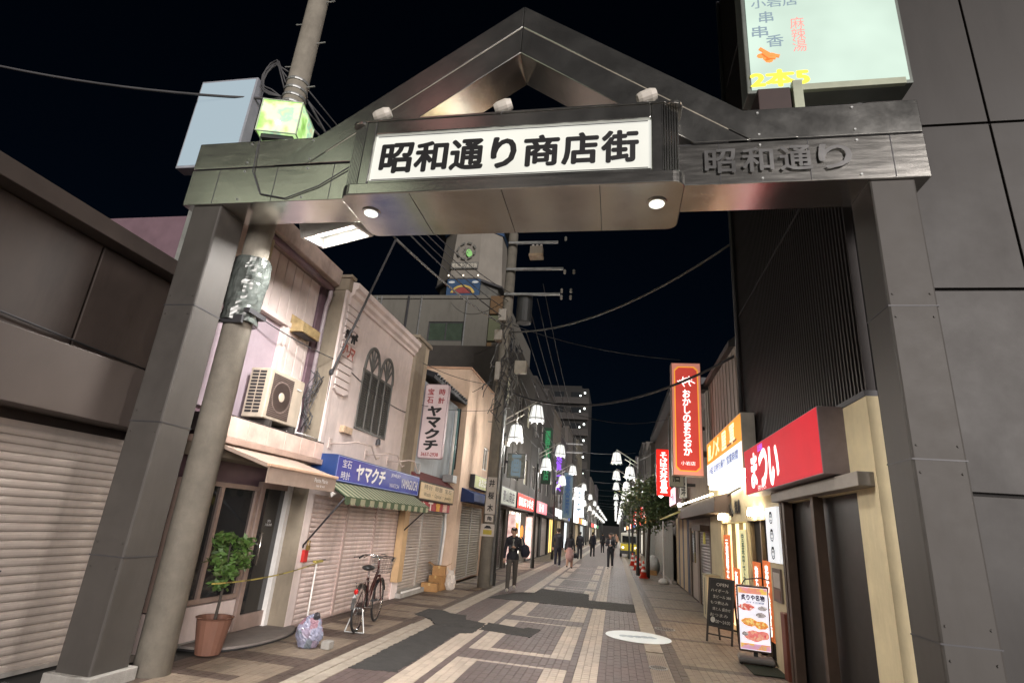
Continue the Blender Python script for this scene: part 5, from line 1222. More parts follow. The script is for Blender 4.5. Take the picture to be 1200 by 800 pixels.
row_building('L', 52.6, 59, 11.0, 'building with bluish lit front beyond the distant pole', '#6b6560', CS, (BS, '歯科', LW))
specL = [(59.1, 67, 9.5, '#5d5750', WS, WSN, 'first'), (67.1, 76, 12, '#6f6a5c', DS, OS, 'second'), (76.1, 88, 9, '#4e4a48', CS, WSN, 'third'), (104, 118, 11, '#6b6560', WS, RS, 'fourth'), (118.1, 134, 9, '#5d5750', YS, WSN, 'fifth'), (134.1, 150, 12, '#5a5458', WS, GS, 'sixth')]
for (a, c, h, wc, sh, sn, od) in specL: row_building('L', a, c, h, '%s distant lit building on the left past the bluish front' % od, wc, sh, (sn, '', None), True, False)
specR = [(41.2, 47, 8, '#5d5750', CS, OS, 'first'), (47.1, 54, 9, '#6b6560', DS, RS, 'second'), (54.1, 62, 10, '#4e4a48', WS, WSN, 'third'), (62.1, 72, 9, '#7a7268', YS, BS, 'fourth'), (72.1, 84, 11, '#5a5458', WS, RS, 'fifth'), (84.1, 98, 9, '#6f6a5c', CS, WSN, 'sixth'), (98.1, 116, 12, '#5d5750', WS, OS, 'seventh'), (116.1, 140, 10, '#4e4a48', WS, WSN, 'eighth')]
for i, (a, c, h, wc, sh, sn, od) in enumerate(specR): row_building('R', a, c, h, '%s distant building on the right past the hoarding' % od, wc, sh, (sn, '', None), True, i < 2)
b = MB(); b.box(-14, 12, 210, 220, 0, 4); top('end_building', b, mat('end_wall', '#1a1918', .8), 'low dark block closing the far end of the street', 'building')
# projecting signs on the left row
PUR = emat('purple_ink', '#8a50d8', .7)
vsign('vertical_sign', 'dark green vertical sign on the left row beyond the white shop', -4.45, -3.85, 33.5, 4.2, 7.6, DARK, mat('dark_green_face', '#1c3a28', .6), '園芸花店', emat('green_ink_lit', '#3a8a5a', .35))
vsign('vertical_sign', 'vertical sign with purple characters on the left row', -4.4, -3.6, 39.5, 4.0, 7.2, DARK, mat('grey_purple_face', '#4a4650', .6), '珠算一夫', PUR)
vsign('vertical_sign', 'pale bluish vertical sign past the purple lettered sign', -4.3, -3.5, 46.5, 2.6, 6.2, DARK, emat('pale_blue_sign', '#9ab4c4', .16, '#50606a'), '薬局', mat('blue_ink_dull', '#3a5a8a', .6))
vsign('vertical_sign', 'glaring white vertical sign far along the left row', -4.3, -3.3, 60, 3.0, 6.0, DARK, emat('glare_sign', '#f4faff', 4), '中央', GREYI)
vsign('vertical_sign', 'framed grey picture sign above the shops behind the lantern post', -4.5, -3.75, 23.0, 3.6, 4.6, DARK, mat('picture_face', '#8f948c', .5, 0, .4, 6), '画', GREYI)
for i, (y, c, s_) in enumerate(((42.5, RS, 'red'), (49.5, OS, 'orange'), (58, RS, 'scarlet'))):
    vsign('vertical_sign', 'small %s lit sign hanging over the right pavement past the hoarding' % s_, 1.7, 2.3, y, 2.7, 3.9, DARK, c, '食堂', LW)
# high-rise with lit balconies
HR = T('apartment_tower', 'dark high rise apartment tower with a column of lit balconies', 'apartment block', (-9, 95, 0))
b = MB(); b.box(-16, -4.7, 90, 102, 0, 24.3); P('wall', b, mat('tower_wall', '#1d1c1b', .85, 0, .1, .5), HR)
for f in range(8):
    z = 3.2+f*2.62
    b = MB(); b.box(-14.5, -4.55, 89.2, 90, z, z+.18); bal = P('balcony', b, mat('balcony_slab', '#3c3937', .8), HR)
    b = MB(); b.box(-14.5, -4.6, 89.2, 89.28, z+.18, z+1.05); P('railing', b, mat('balcony_rail', '#2e2b29', .7), bal)
    for k in range(3):
        b = MB(); b.box(-13.2+k*2.8, -11.6+k*2.8, 89.95, 89.99, z+.3, z+2.1); P('window', b, DGLASS, HR)
    b = MB(); b.box(-5.4, -5.15, 89.05, 89.2, z+1.65, z+1.9); P('balcony_lamp', b, emat('balcony_lamp', '#eef6f0', 5), HR)
    b = MB(); b.box(-6.1, -5.9, 89.05, 89.2, z+1.2, z+1.4); P('balcony_lamp', b, MATS['balcony_lamp'], HR)
b = MB(); b.box(-15, -6, 92, 100, 24.3, 25.2); P('roof_plant', b, MATS['tower_wall'], HR)

# ------------------------------------------------------------------ street tree
def leaf_cloud(name, parent, c, r, n, size, mats, seed, clumps=26):
    rn = random.Random(seed); cl = []
    for k in range(clumps):
        d = Vector((rn.gauss(0,1), rn.gauss(0,1), rn.gauss(0,1))).normalized()*rn.uniform(.35, 1.05)
        cl.append((Vector((c[0]+d.x*r[0], c[1]+d.y*r[1], c[2]+d.z*r[2])), rn.uniform(.18, .38)*min(r)))
    b = MB()
    for i in range(n):
        p, cr = rn.choice(cl); b.m = 0 if rn.random() < .6 else (1 if rn.random() < .8 else 2)
        q = p + Vector((rn.gauss(0,1), rn.gauss(0,1), rn.gauss(0,.8)))*cr*.6
        u = Vector((rn.gauss(0,1), rn.gauss(0,1), rn.gauss(0,.6))).normalized(); v = u.orthogonal().normalized()
        s_ = size*rn.uniform(.6, 1.3); v = (Matrix.Rotation(rn.random()*6.28, 3, u) @ v)
        b.add([q-u*s_, q+v*s_*.45-u*s_*.1, q+u*s_, q-v*s_*.45-u*s_*.1], [(0,1,2,3)])
    return P(name, b, mats, parent, kind='stuff'), cl
LEAF = [mat('leaf_green', (.07, .105, .03), .55, 0, .3, 6), mat('leaf_dark', (.035, .065, .022), .55, 0, .3, 6), mat('leaf_olive', (.16, .14, .04), .55, 0, .3, 6)]
BARK = mat('bark', (.05, .042, .035), .9, 0, .3, 14, .5, 40)
t = T('street_tree', 'small leafy street tree on the right pavement by the cones', 'tree', (1.42, 26.6, 0))
_, cl = leaf_cloud('crown', t, (1.68, 26.7, 3.35), (1.25, 1.25, 1.5), 8200, .08, LEAF, 5, 46)
b = MB(); b.tube([(1.42,26.6,0),(1.43,26.6,.9),(1.48,26.62,1.8),(1.55,26.65,2.7),(1.6,26.7,3.6)], [.095,.08,.07,.055,.03], 10); P('trunk', b, BARK, t, smooth=True)
for p, cr in cl[::3]:
    b = MB(); b.tube([(1.5,26.63,2.0+.4*random.random()), Vector((1.56,26.66,2.8)).lerp(p, .5), p], [.03,.02,.008], 6); P('limb', b, BARK, t, smooth=True)
# potted shrub by the left door
t = T('potted_shrub', 'leafy green potted shrub beside the glass door of the awning shop', 'plant', (-4.78, 6.65, 0))
b = MB(); b.lathe([(.14, .02), (.2, .4), (.22, .42), (.19, .42), (.18, .36)], (-4.78, 6.65, 0), 18); P('pot', b, mat('terracotta', '#6b4a3c', .7), t, smooth=False)
leaf_cloud('foliage', t, (-4.78, 6.65, 1.15), (.24, .3, .5), 1600, .045, [mat('shrub_green', (.07, .14, .03), .5, 0, .3, 6), LEAF[0], LEAF[1]], 9, 20)
b = MB(); b.tube([(-4.78,6.65,.3),(-4.77,6.66,.8),(-4.79,6.64,1.3)], [.02,.015,.008], 6); P('stem', b, BARK, t)

# ------------------------------------------------------------------ bicycle
def bicycle():
    t = T('bicycle', 'red city bicycle with wire basket parked before the pink shutters', 'bicycle')
    RF = mat('bike_red', '#3d1d1a', .3, .2, .1, 5); CH = mat('chrome', (.6, .6, .6), .2, 1.)
    for x, nm in ((0, 'rear'), (1.08, 'front')):
        b = MB(); n = 28; rr = .325
        pts = [(x+rr*math.cos(2*math.pi*k/n), 0, .335+rr*math.sin(2*math.pi*k/n)) for k in range(n+1)]; b.tube(pts, .018, 7); w = P('wheel', b, RUBBER, t, smooth=True)
        b = MB(); b.tube([(x+.3*math.cos(2*math.pi*k/n), 0, .335+.3*math.sin(2*math.pi*k/n)) for k in range(n+1)], .011, 6); P('rim', b, CH, w, smooth=True)
        b = MB()
        for k in range(18): a = 2*math.pi*k/18; b.cyl((x, .02*(1 if k % 2 else -1), .335), (x+.3*math.cos(a), 0, .335+.3*math.sin(a)), .0015, n=4)
        P('spokes', b, CH, w, kind='stuff'); b = MB(); b.cyl((x,-.045,.335), (x,.045,.335), .022, n=10); P('hub', b, CH, w)
        b = MB(); rng = np.linspace(R(10), R(175), 14) if nm == 'rear' else np.linspace(R(20), R(150), 12)
        for i in range(len(rng)-1):
            a, c = rng[i], rng[i+1]; b.add([(x+.36*math.cos(q), yy, .335+.36*math.sin(q)) for q in (a, c) for yy in (-.026, .026)], [(0,1,3,2)])
        P('mudguard', b, CH, t)
    b = MB()
    for p, q, r_ in (((.44,0,.30),(.30,0,.78),.016),((.44,0,.30),(.88,0,.80),.018),((.40,0,.45),(.86,0,.86),.014),((.87,0,.78),(.83,0,.98),.019),((0,-.05,.335),(.44,-.03,.30),.011),((0,.05,.335),(.44,.03,.30),.011),((0,-.05,.335),(.31,-.02,.74),.009),((0,.05,.335),(.31,.02,.74),.009)): b.cyl(p, q, r_, n=9)
    P('frame', b, RF, t, smooth=True)
    b = MB()
    for s_ in (-1, 1): b.tube([(.885,s_*.03,.74),(.93,s_*.045,.66),(1.08,s_*.05,.335)], .012, 7)
    b.box(.87,.91,-.05,.05,.72,.76); P('fork', b, RF, t, smooth=False)
    b = MB(); b.cyl((.30,0,.76),(.27,0,.88),.012, n=8); P('seat_post', b, CH, t)
    b = MB(); b.sph((.22,0,.91), (.14,.1,.045), 14, 8); b.sph((.34,0,.905), (.12,.035,.03), 12, 7); P('saddle', b, mat('saddle_black', (.02,.02,.02), .45), t, smooth=True)
    b = MB(); b.tube([(.70,-.28,1.04),(.78,-.25,1.06),(.85,-.1,1.07),(.84,0,1.03),(.85,.1,1.07),(.78,.25,1.06),(.70,.28,1.04)], .011, 8); b.cyl((.83,0,.97),(.84,0,1.04),.013); hb = P('handlebar', b, CH, t, smooth=True)
    for s_ in (-1, 1): b = MB(); b.cyl((.60,s_*.285,1.02),(.74,s_*.27,1.05),.017, n=9); P('grip', b, RUBBER, hb)
    b = MB()
    for s_ in (-1, 1): b.tube([(.74,s_*.2,1.05),(.68,s_*.24,1.02)], .006, 5)
    P('brake_levers', b, CH, hb, kind='stuff')
    b = MB()                                          # wire basket
    def bw(z): f = (z-.78)/.24; return .98-.02*f, 1.26+.07*f, .13+.045*f
    for z in (.78,.84,.90,.96,1.02):
        x0,x1,w = bw(z); b.tube([(x0,-w,z),(x1,-w,z),(x1,w,z),(x0,w,z),(x0,-w,z)], .004 if z < 1 else .007, 4)
    x0,x1,w = bw(.78); X0,X1,W = bw(1.02)
    for f in np.linspace(0, 1, 7):
        for s_ in (-1, 1): b.cyl((x0+(x1-x0)*f, s_*w, .78), (X0+(X1-X0)*f, s_*W, 1.02), .003, n=4)
        b.cyl((x0, -w+2*w*f, .78), (X0, -W+2*W*f, 1.02), .003, n=4); b.cyl((x1, -w+2*w*f, .78), (X1, -W+2*W*f, 1.02), .003, n=4); b.cyl((x0, -w+2*w*f, .78), (x1, -w+2*w*f, .78), .003, n=4)
    P('basket', b, CH, t, kind='stuff')
    b = MB(); b.lathe([(.09,-.004),(.09,.004)], (.44,.05,.30), 24, Matrix.Rotation(R(90),3,'X')); b.cyl((.44,-.08,.30),(.44,.08,.30),.014); b.cyl((.44,.08,.30),(.53,.08,.18),.01); b.cyl((.44,-.08,.30),(.35,-.08,.42),.01); ck = P('crank', b, CH, t)
    for (x,y,z) in ((.53,.12,.18),(.35,-.12,.42)): b = MB(); b.box(x-.045,x+.045,y-.04,y+.04,z-.012,z+.012); P('pedal', b, RUBBER, ck)
    b = MB(); b.box(.02,.44,.046,.062,.27,.39); P('chain_guard', b, RF, t, .01)
    b = MB(); b.box(-.22,.2,-.06,.06,.715,.725); b.cyl((-.15,-.05,.72),(0,-.05,.335),.006); b.cyl((-.15,.05,.72),(0,.05,.335),.006); P('carrier', b, CH, t)
    b = MB()
    for s_ in (-1, 1): b.tube([(0,s_*.06,.335),(-.06,s_*.15,.01)], .01, 6)
    b.cyl((-.06,-.15,.01),(-.06,.15,.01),.009); P('stand', b, GALV, t)
    b = MB(); b.sph((-.27,0,.6), (.025,.035,.04)); P('reflector', b, mat('reflector_red', '#b01c18', .2), t)
    return t
bike = bicycle(); place(bike, (-3.92, 8.86, .003), R(98))
bike['label'] = 'red city bicycle with wire basket parked before the pink shutters'

# ------------------------------------------------------------------ things on the pavement
def lumpy(c, r, seed, n=18, m=12, sq=.25):
    b = MB(); b.sph((0,0,0), 1, n, m); rn = random.Random(seed); ph = [(rn.uniform(2,7), rn.uniform(2,7), rn.uniform(2,7), rn.uniform(0,6)) for _ in range(7)]
    out = []
    for x, y, z in b.v:
        d = 1 + sum(math.sin(a*x+e)*math.sin(bb*y+e)*math.sin(cc*z+e) for a, bb, cc, e in ph)*.1*sq*2
        z2 = max(z*d, -.82); out.append((c[0]+x*d*r[0], c[1]+y*d*r[1], c[2]+z2*r[2]))
    b.v = out; return b
t = T('rubbish_bag', 'stuffed lilac plastic rubbish bag on the paving before the shutters', 'bag', (-4.02, 7.62, 0))
def bagmat():
    m = mat('bag_film', '#6f7288', .28, 0, .3, 9, .3, 30); n = m.node_tree.nodes; l = m.node_tree.links; bs = n['Principled BSDF']
    src = bs.inputs['Base Color'].links[0].from_socket; v = n.new('ShaderNodeTexVoronoi'); v.inputs['Scale'].default_value = 9; g_ = n.new('ShaderNodeNewGeometry'); l.new(g_.outputs['Position'], v.inputs['Vector'])
    r_ = n.new('ShaderNodeValToRGB'); r_.color_ramp.interpolation = 'EASE'; e = r_.color_ramp.elements; e[0].color = (.30, .12, .13, 1); e[0].position = .1; e[1].color = (.30, .31, .42, 1); e[1].position = .3
    k = e.new(.7); k.color = (.30, .31, .42, 1); k = e.new(.85); k.color = (.16, .2, .2, 1)
    sp = n.new('ShaderNodeSeparateColor'); l.new(v.outputs['Color'], sp.inputs[0]); l.new(sp.outputs[1], r_.inputs[0])
    mx = n.new('ShaderNodeMix'); mx.data_type = 'RGBA'; mx.inputs[0].default_value = .6; l.new(src, mx.inputs['A']); l.new(r_.outputs[0], mx.inputs['B']); l.new(mx.outputs['Result'], bs.inputs['Base Color']); return m
def crumple(c, r, seed, amp=.12, n=44, m=30):
    b = MB(); b.sph((0,0,0), 1, n, m); from mathutils import noise as nz
    out = []
    for x, y, z in b.v:
        p = Vector((x, y, z))*1.6+Vector((seed, seed*.7, 0)); d = 1+amp*2.2*(abs(nz.noise(p))-.25)+amp*1.2*(abs(nz.noise(p*2.7))-.2)+amp*.5*nz.noise(p*6)
        up = .5+.5*z; w = 1-.38*max(0, z)**1.5
        out.append((c[0]+x*d*r[0]*w+.10*r[0]*up, c[1]+y*d*r[1]*w, c[2]+max(z*d, -.86)*r[2]))
    b.v = out; return b
b = crumple((-4.03, 7.62, .185), (.175, .16, .215), 3.3); bo = P('body', b, bagmat(), t)
b = crumple((-3.96, 7.62, .37), (.05, .05, .055), 5.1, .3, 16, 10); P('tied_neck', b, mat('bag_neck', '#2c2a30', .5), bo)
b = MB(); b.box(-3.82,-3.70,7.6,7.74,.003,.10); top('grey_brick', b, CONC, 'small grey block lying beside the lilac rubbish bag', 'block', bevel=.01)
CARD = mat('cardboard', '#9a7448', .75, 0, .18, 8)
def carton(label, x, y, z, w, d, h, rz, openf=False):
    t = T('cardboard_box', label, 'box', (x, y, z), 'cardboard boxes by the grey shutter'); M = Matrix.Rotation(rz, 4, 'Z')
    ORG[t.name] = (0,0,0); t.rotation_euler = (0,0,rz)
    b = MB(); b.box(-w/2,w/2,-d/2,d/2,0,h); P('body', b, CARD, t, .006); b = MB(); b.box(-.025,.025,-d/2-.002,d/2+.002,h-.06,h+.003); P('tape', b, mat('parcel_tape', '#b89a66', .35), t)
    if openf:
        for s_ in (-1, 1): b = MB(); b.prism(fr('C',0,d/2,h), [(s_*w/2,0),(s_*(w/2+.13),.07),(s_*(w/2+.13),.077),(s_*w/2,.007)], 0, d); P('flap', b, CARD, t)
carton('low flat cardboard box lying in front of the box stack', -4.62, 14.62, .0, .42, .34, .2, .1)
carton('lower upright cardboard box of the stack by the grey shutter', -4.58, 15.1, .0, .38, .36, .34, -.15)
carton('topmost open cardboard box of the stack by the grey shutter', -4.57, 15.1, .342, .34, .32, .24, .2, True)
t = T('white_sack', 'crumpled white plastic sack leaning beside the cardboard boxes', 'bag', (-4.28, 15.2, 0))
b = crumple((-4.28, 15.2, .22), (.15, .14, .25), 6.2, .16); P('body', b, mat('white_film', '#c4bcb4', .4, 0, .15, 9, .3, 30), t)
b = MB()
for s_ in (-1, 1): b.cyl((-4.28+s_*.03, 15.2, .42), (-4.28+s_*.1, 15.2, .55), .03, .008, 7)
P('handles', b, MATS['white_film'], t, kind='stuff')
t = T('tape_post', 'thin white post with yellow tape leaning on the pink shutter', 'post', (-4.75, 8.86, 0))
b = MB(); b.cyl((-4.76, 8.86, .02), (-4.78, 8.9, .95), .014, n=8); P('post', b, WHITE, t); b = MB(); b.lathe([(.06,0),(.06,.02),(.03,.03)], (-4.76, 8.86, .004), 14); P('foot', b, WHITE, t)
b = MB(); b.box(-4.79,-4.74,8.78,9.04,.93,.965); P('yellow_grip', b, mat('tape_yellow', '#a3954c', .5), t, .008)
b = MB(); cv = curve((-4.74, 8.9, .94), (-4.6, 6.2, .84), .06, 20)
for i in range(20):
    p, q = cv[i], cv[i+1]; b.m = i % 3 == 2; b.add([p+Vector((0,0,-.009)), q+Vector((0,0,-.009)), q+Vector((0,0,.009)), p+Vector((0,0,.009))], [(0,1,2,3)])
top('barrier_tape', b, [mat('tape_yellow', '#a3954c', .5), mat('tape_dark', '#6b6030', .5)], 'yellow barrier tape stretched across the glass shop door', 'tape')
# blackboard easel
t = T('blackboard_easel', 'black chalkboard menu easel standing on the right pavement', 'chalkboard', (1.9, 11.75, 0))
Mb = Matrix.Translation((1.87, 11.6, .0)) @ Matrix.Rotation(R(-36), 4, 'Z') @ Matrix.Rotation(R(-10), 4, 'X') @ Matrix.Diagonal((1.15, 1, 1, 1))
WD = mat('easel_black', (.022, .02, .018), .5)
b = MB()
for (x0,x1,z0,z1) in ((-.22,-.19,0,1.1),(.19,.22,0,1.1),(-.19,.19,1.07,1.1),(-.19,.19,.26,.29),(-.19,.19,.12,.145)): b.mbox(Mb, x0,x1,-.012,.012,z0,z1)
P('front_frame', b, WD, t, .003)
b = MB(); b.mbox(Mb, -.19,.19,-.004,.006,.29,1.07); bd = P('board', b, mat('chalkboard', (.014, .015, .015), .7, 0, .4, 6), t)
Mr = Matrix.Translation((1.87, 11.6, .0)) @ Matrix.Rotation(R(-36), 4, 'Z') @ Matrix.Translation((0, .40, 0)) @ Matrix.Rotation(R(9), 4, 'X')
b = MB()
for (x0,x1,z0,z1) in ((-.2,-.17,0,1.09),(.17,.2,0,1.09),(-.17,.17,.2,.225)): b.mbox(Mr, x0,x1,-.01,.01,z0,z1)
P('rear_frame', b, WD, t); CHK = mat('chalk', (.5, .5, .47), .9)
Mt = Mb @ Matrix(((1,0,0,0),(0,0,-1,-.005),(0,1,0,0),(0,0,0,1)))
for i, tx in enumerate(('OPEN', 'ハイボール', '生ビール 380', 'もつ煮込み', '焼とん 盛合せ', 'おつまみ', '17:00〜24:00')): text(tx, at(Mt, (.02*(-1)**i), .99-i*.105, .002), .3 if i else .2, .055, CHK, bd, z=.001)
b = MB(); b.prism(at(Mt, -.12, .38, .0), [(.04*math.cos(a), .05*math.sin(a)) for a in np.linspace(0, 5.6, 10)], .001, .002); P('chalk_drawing', b, CHK, bd)
# lit food menu stand
t = T('lit_menu_stand', 'lit white menu stand sign with food pictures on a wheeled base', 'sign', (2.16, 10.1, 0))
Ms = Matrix.Translation((2.16, 10.1, 0)) @ Matrix.Rotation(R(-8), 4, 'Z')
Mt = Ms @ Matrix(((1,0,0,0),(0,0,-1,-.06),(0,1,0,0),(0,0,0,1)))
b = MB(); b.mbox(Ms, -.235,.235,-.05,.05,.17,1.12); cs = P('case', b, mat('stand_frame', '#5a4a44', .5, .3), t, .01)
b = MB(); b.mbox(Ms, -.215,.215,-.058,-.045,.2,1.09); P('lit_panel', b, emat('menu_light', '#e6e4ee', .72, None, .05, 3), cs)
def food(nm, cols, sc):
    m = bpy.data.materials.new(nm); m.use_nodes = True; n = m.node_tree.nodes; l = m.node_tree.links; bs = n['Principled BSDF']
    g_ = n.new('ShaderNodeNewGeometry'); v = n.new('ShaderNodeTexVoronoi'); v.inputs['Scale'].default_value = sc; r_ = n.new('ShaderNodeValToRGB'); r_.color_ramp.elements[0].color = (*lin(cols[0]), 1); r_.color_ramp.elements[1].color = (*lin(cols[-1]), 1)
    for i, c in enumerate(cols[1:-1]): e = r_.color_ramp.elements.new((i+1)/(len(cols)-1)); e.color = (*lin(c), 1)
    sp = n.new('ShaderNodeSeparateColor'); l.new(g_.outputs['Position'], v.inputs['Vector']); l.new(v.outputs['Color'], sp.inputs[0]); l.new(sp.outputs[0], r_.inputs[0]); l.new(r_.outputs[0], bs.inputs['Base Color']); l.new(r_.outputs[0], bs.inputs['Emission Color']); bs.inputs['Emission Strength'].default_value = .6
    return m
FD = [food('food_pink', ['#e8b8ac', '#d87864', '#c85a50', '#f0d0c8'], 34), food('food_brown', ['#b0a8a8', '#807878', '#d0c8c4'], 40), food('food_gold', ['#e8a840', '#d87838', '#f0d080', '#c85c30'], 34), food('food_rose', ['#e89884', '#d86a70', '#e8b090', '#c84c58'], 30), food('food_band', ['#e8c060', '#e09080', '#d8a8c8'], 14)]
def blob(x, z, rx, rz, m, k=0):
    b = MB(); rn = random.Random(int(x*1000+z*100)); b.prism(Mt, [(x+rx*(1+.12*rn.uniform(-1,1))*math.cos(a), z+rz*(1+.12*rn.uniform(-1,1))*math.sin(a)) for a in np.linspace(0, 2*math.pi*.97, 18)], .001, .003+.001*k); P('food_picture', b, m, cs)
blob(-.1, .80, .11, .05, FD[0]); blob(.13, .80, .07, .035, FD[1]); blob(.1, .70, .075, .038, FD[1]); blob(-.07, .59, .11, .06, FD[2]); blob(.1, .56, .1, .06, FD[2], 1); blob(0, .40, .15, .075, FD[3]); blob(.12, .42, .09, .06, FD[3], 1); blob(-.14, .42, .05, .03, FD[1], 2)
b = MB(); b.mbox(Mt, -.21,.21,1.0,1.085,.001,.002); P('top_band', b, FD[4], cs); b = MB(); b.mbox(Mt, -.21,.21,.21,.29,.001,.002); P('bottom_band', b, FD[4], cs)
text('炙りや名物', at(Mt, 0, .945), .34, .08, mat('plum_ink', '#3a2450', .5), cs, bold=.04); text('おすすめ御膳', at(Mt, .03, .875), .26, .032, mat('blue_ink', '#3c5488', .5), cs)
text('飲み放題 各種ご宴会', at(Mt, 0, .25, .002), .36, .04, INKW, cs)
b = MB(); b.mbox(Ms, -.26,.26,-.19,.19,.03,.11); P('base', b, mat('stand_base', '#6d6a68', .6), t, .03); b = MB(); b.mbox(Ms, -.03,.03,-.03,.03,.1,.18); P('stem', b, DARK, t)
b = MB()
for sx in (-.22,.22):
    for sy in (-.15,.15): b.sph(Ms @ Vector((sx,sy,.032)), .03, 8, 6)
P('casters', b, RUBBER, t, kind='stuff')
b = MB(); b.tube([Ms @ Vector(p) for p in ((-.15,0,1.12),(-.1,0,1.2),(.15,.1,1.24),(.3,.2,1.2))], .01, 6); P('cord', b, CABLE, t)
b = MB(); b.prism(flat, [(1.95,9.3),(2.42,9.3),(2.42,9.95),(1.95,9.95)], .004, .014); top('green_mat', b, mat('green_mat', '#1f2a1c', .9, 0, .3, 30, .5, 200), 'small dark green floor mat before the lit menu stand', 'mat', bevel=.003)

# traffic cones and yellow barrier post
def cone(label, x, y):
    t = T('traffic_cone', label, 'traffic cone', (x, y, 0), 'traffic cones by the hoarding'); OR = mat('cone_orange', '#c83c24', .5)
    b = MB(); b.box(x-.18,x+.18,y-.18,y+.18,.005,.04); P('base', b, OR, t, .01); b = MB(); b.lathe([(.14,.04),(.03,.7),(.025,.7)], (x,y,0), 16); P('body', b, OR, t, smooth=True)
    for z in (.25, .48): b = MB(); r0 = .14-.11*(z-.04)/.66; r1 = .14-.11*(z+.1-.04)/.66; b.lathe([(r0+.003,z),(r1+.003,z+.1)], (x,y,0), 16); P('white_band', b, WHITE, t, smooth=True)
cone('orange traffic cone at the foot of the street tree', 1.22, 26.2); cone('orange traffic cone second from the street tree', 1.16, 28.9); cone('orange traffic cone third from the street tree', 1.1, 31.5); cone('orange traffic cone farthest from the tree toward the van', 1.02, 35.6)
t = T('yellow_barrier', 'yellow barrier post among the orange cones', 'barrier', (1.1, 30, 0))
b = MB(); b.cyl((1.1,30,0),(1.1,30,1.15),.05,n=10); P('post', b, mat('barrier_yellow', '#c0a828', .5), t); b = MB(); b.box(1.0,1.2,29.98,30.02,.8,1.1); P('plate', b, MATS['barrier_yellow'], t)
t = T('wheel_cover', 'grey covered bulk standing by the hoarding behind the cones', 'cover', (1.85, 29.5, 0)); b = lumpy((1.85, 29.5, .38), (.3,.45,.46), 12); P('tarp', b, mat('tarp_grey', '#8b8d8a', .6, 0, .15, 5), t, smooth=True)
b = MB(); b.box(1.55,1.95,28.7,29.1,0,.2); P('pallet', b, CARD, t)
b = MB(); b.box(1.62,2.15,33,33.06,.0,2.2); top('site_board', b, mat('board_grey', '#8f928e', .6, 0, .12, 4), 'plain grey upright board standing by the cones', 'board', bevel=.01)
# small yellow and white van
t = T('small_van', 'small yellow and white van parked facing up the street', 'van', (1.1, 48.6, 0))
YV = mat('van_yellow', '#c9b42c', .35); WV = mat('van_white', '#b8b8b0', .35)
b = MB(); b.box(.43,1.75,47.2,50.4,.3,1.0); P('lower_body', b, YV, t, .06); b = MB(); b.box(.47,1.71,47.5,50.4,1.0,1.85); P('cab', b, WV, t, .1)
b = MB(); b.box(.55,1.63,47.46,47.5,1.08,1.6); P('windscreen', b, DGLASS, t); b = MB(); b.box(.41,1.77,47.12,47.25,.25,.5); P('bumper', b, DARK, t, .03)
for x in (.6,1.58): b = MB(); b.lathe([(.09,0),(.1,.03)], (x,47.2,.72), 14, Matrix.Rotation(R(90),3,'X')); P('headlight', b, emat('headlight', '#fff4d8', 1.2), t)
for x in (.45,1.73):
    for y in (47.9,49.8):
        b = MB(); b.cyl((x-.08,y,.29),(x+.08,y,.29),.29,n=18); w = P('wheel', b, RUBBER, t); b = MB(); b.cyl((x-.085,y,.29),(x+.085,y,.29),.16,n=14); P('rim', b, GALV, w)

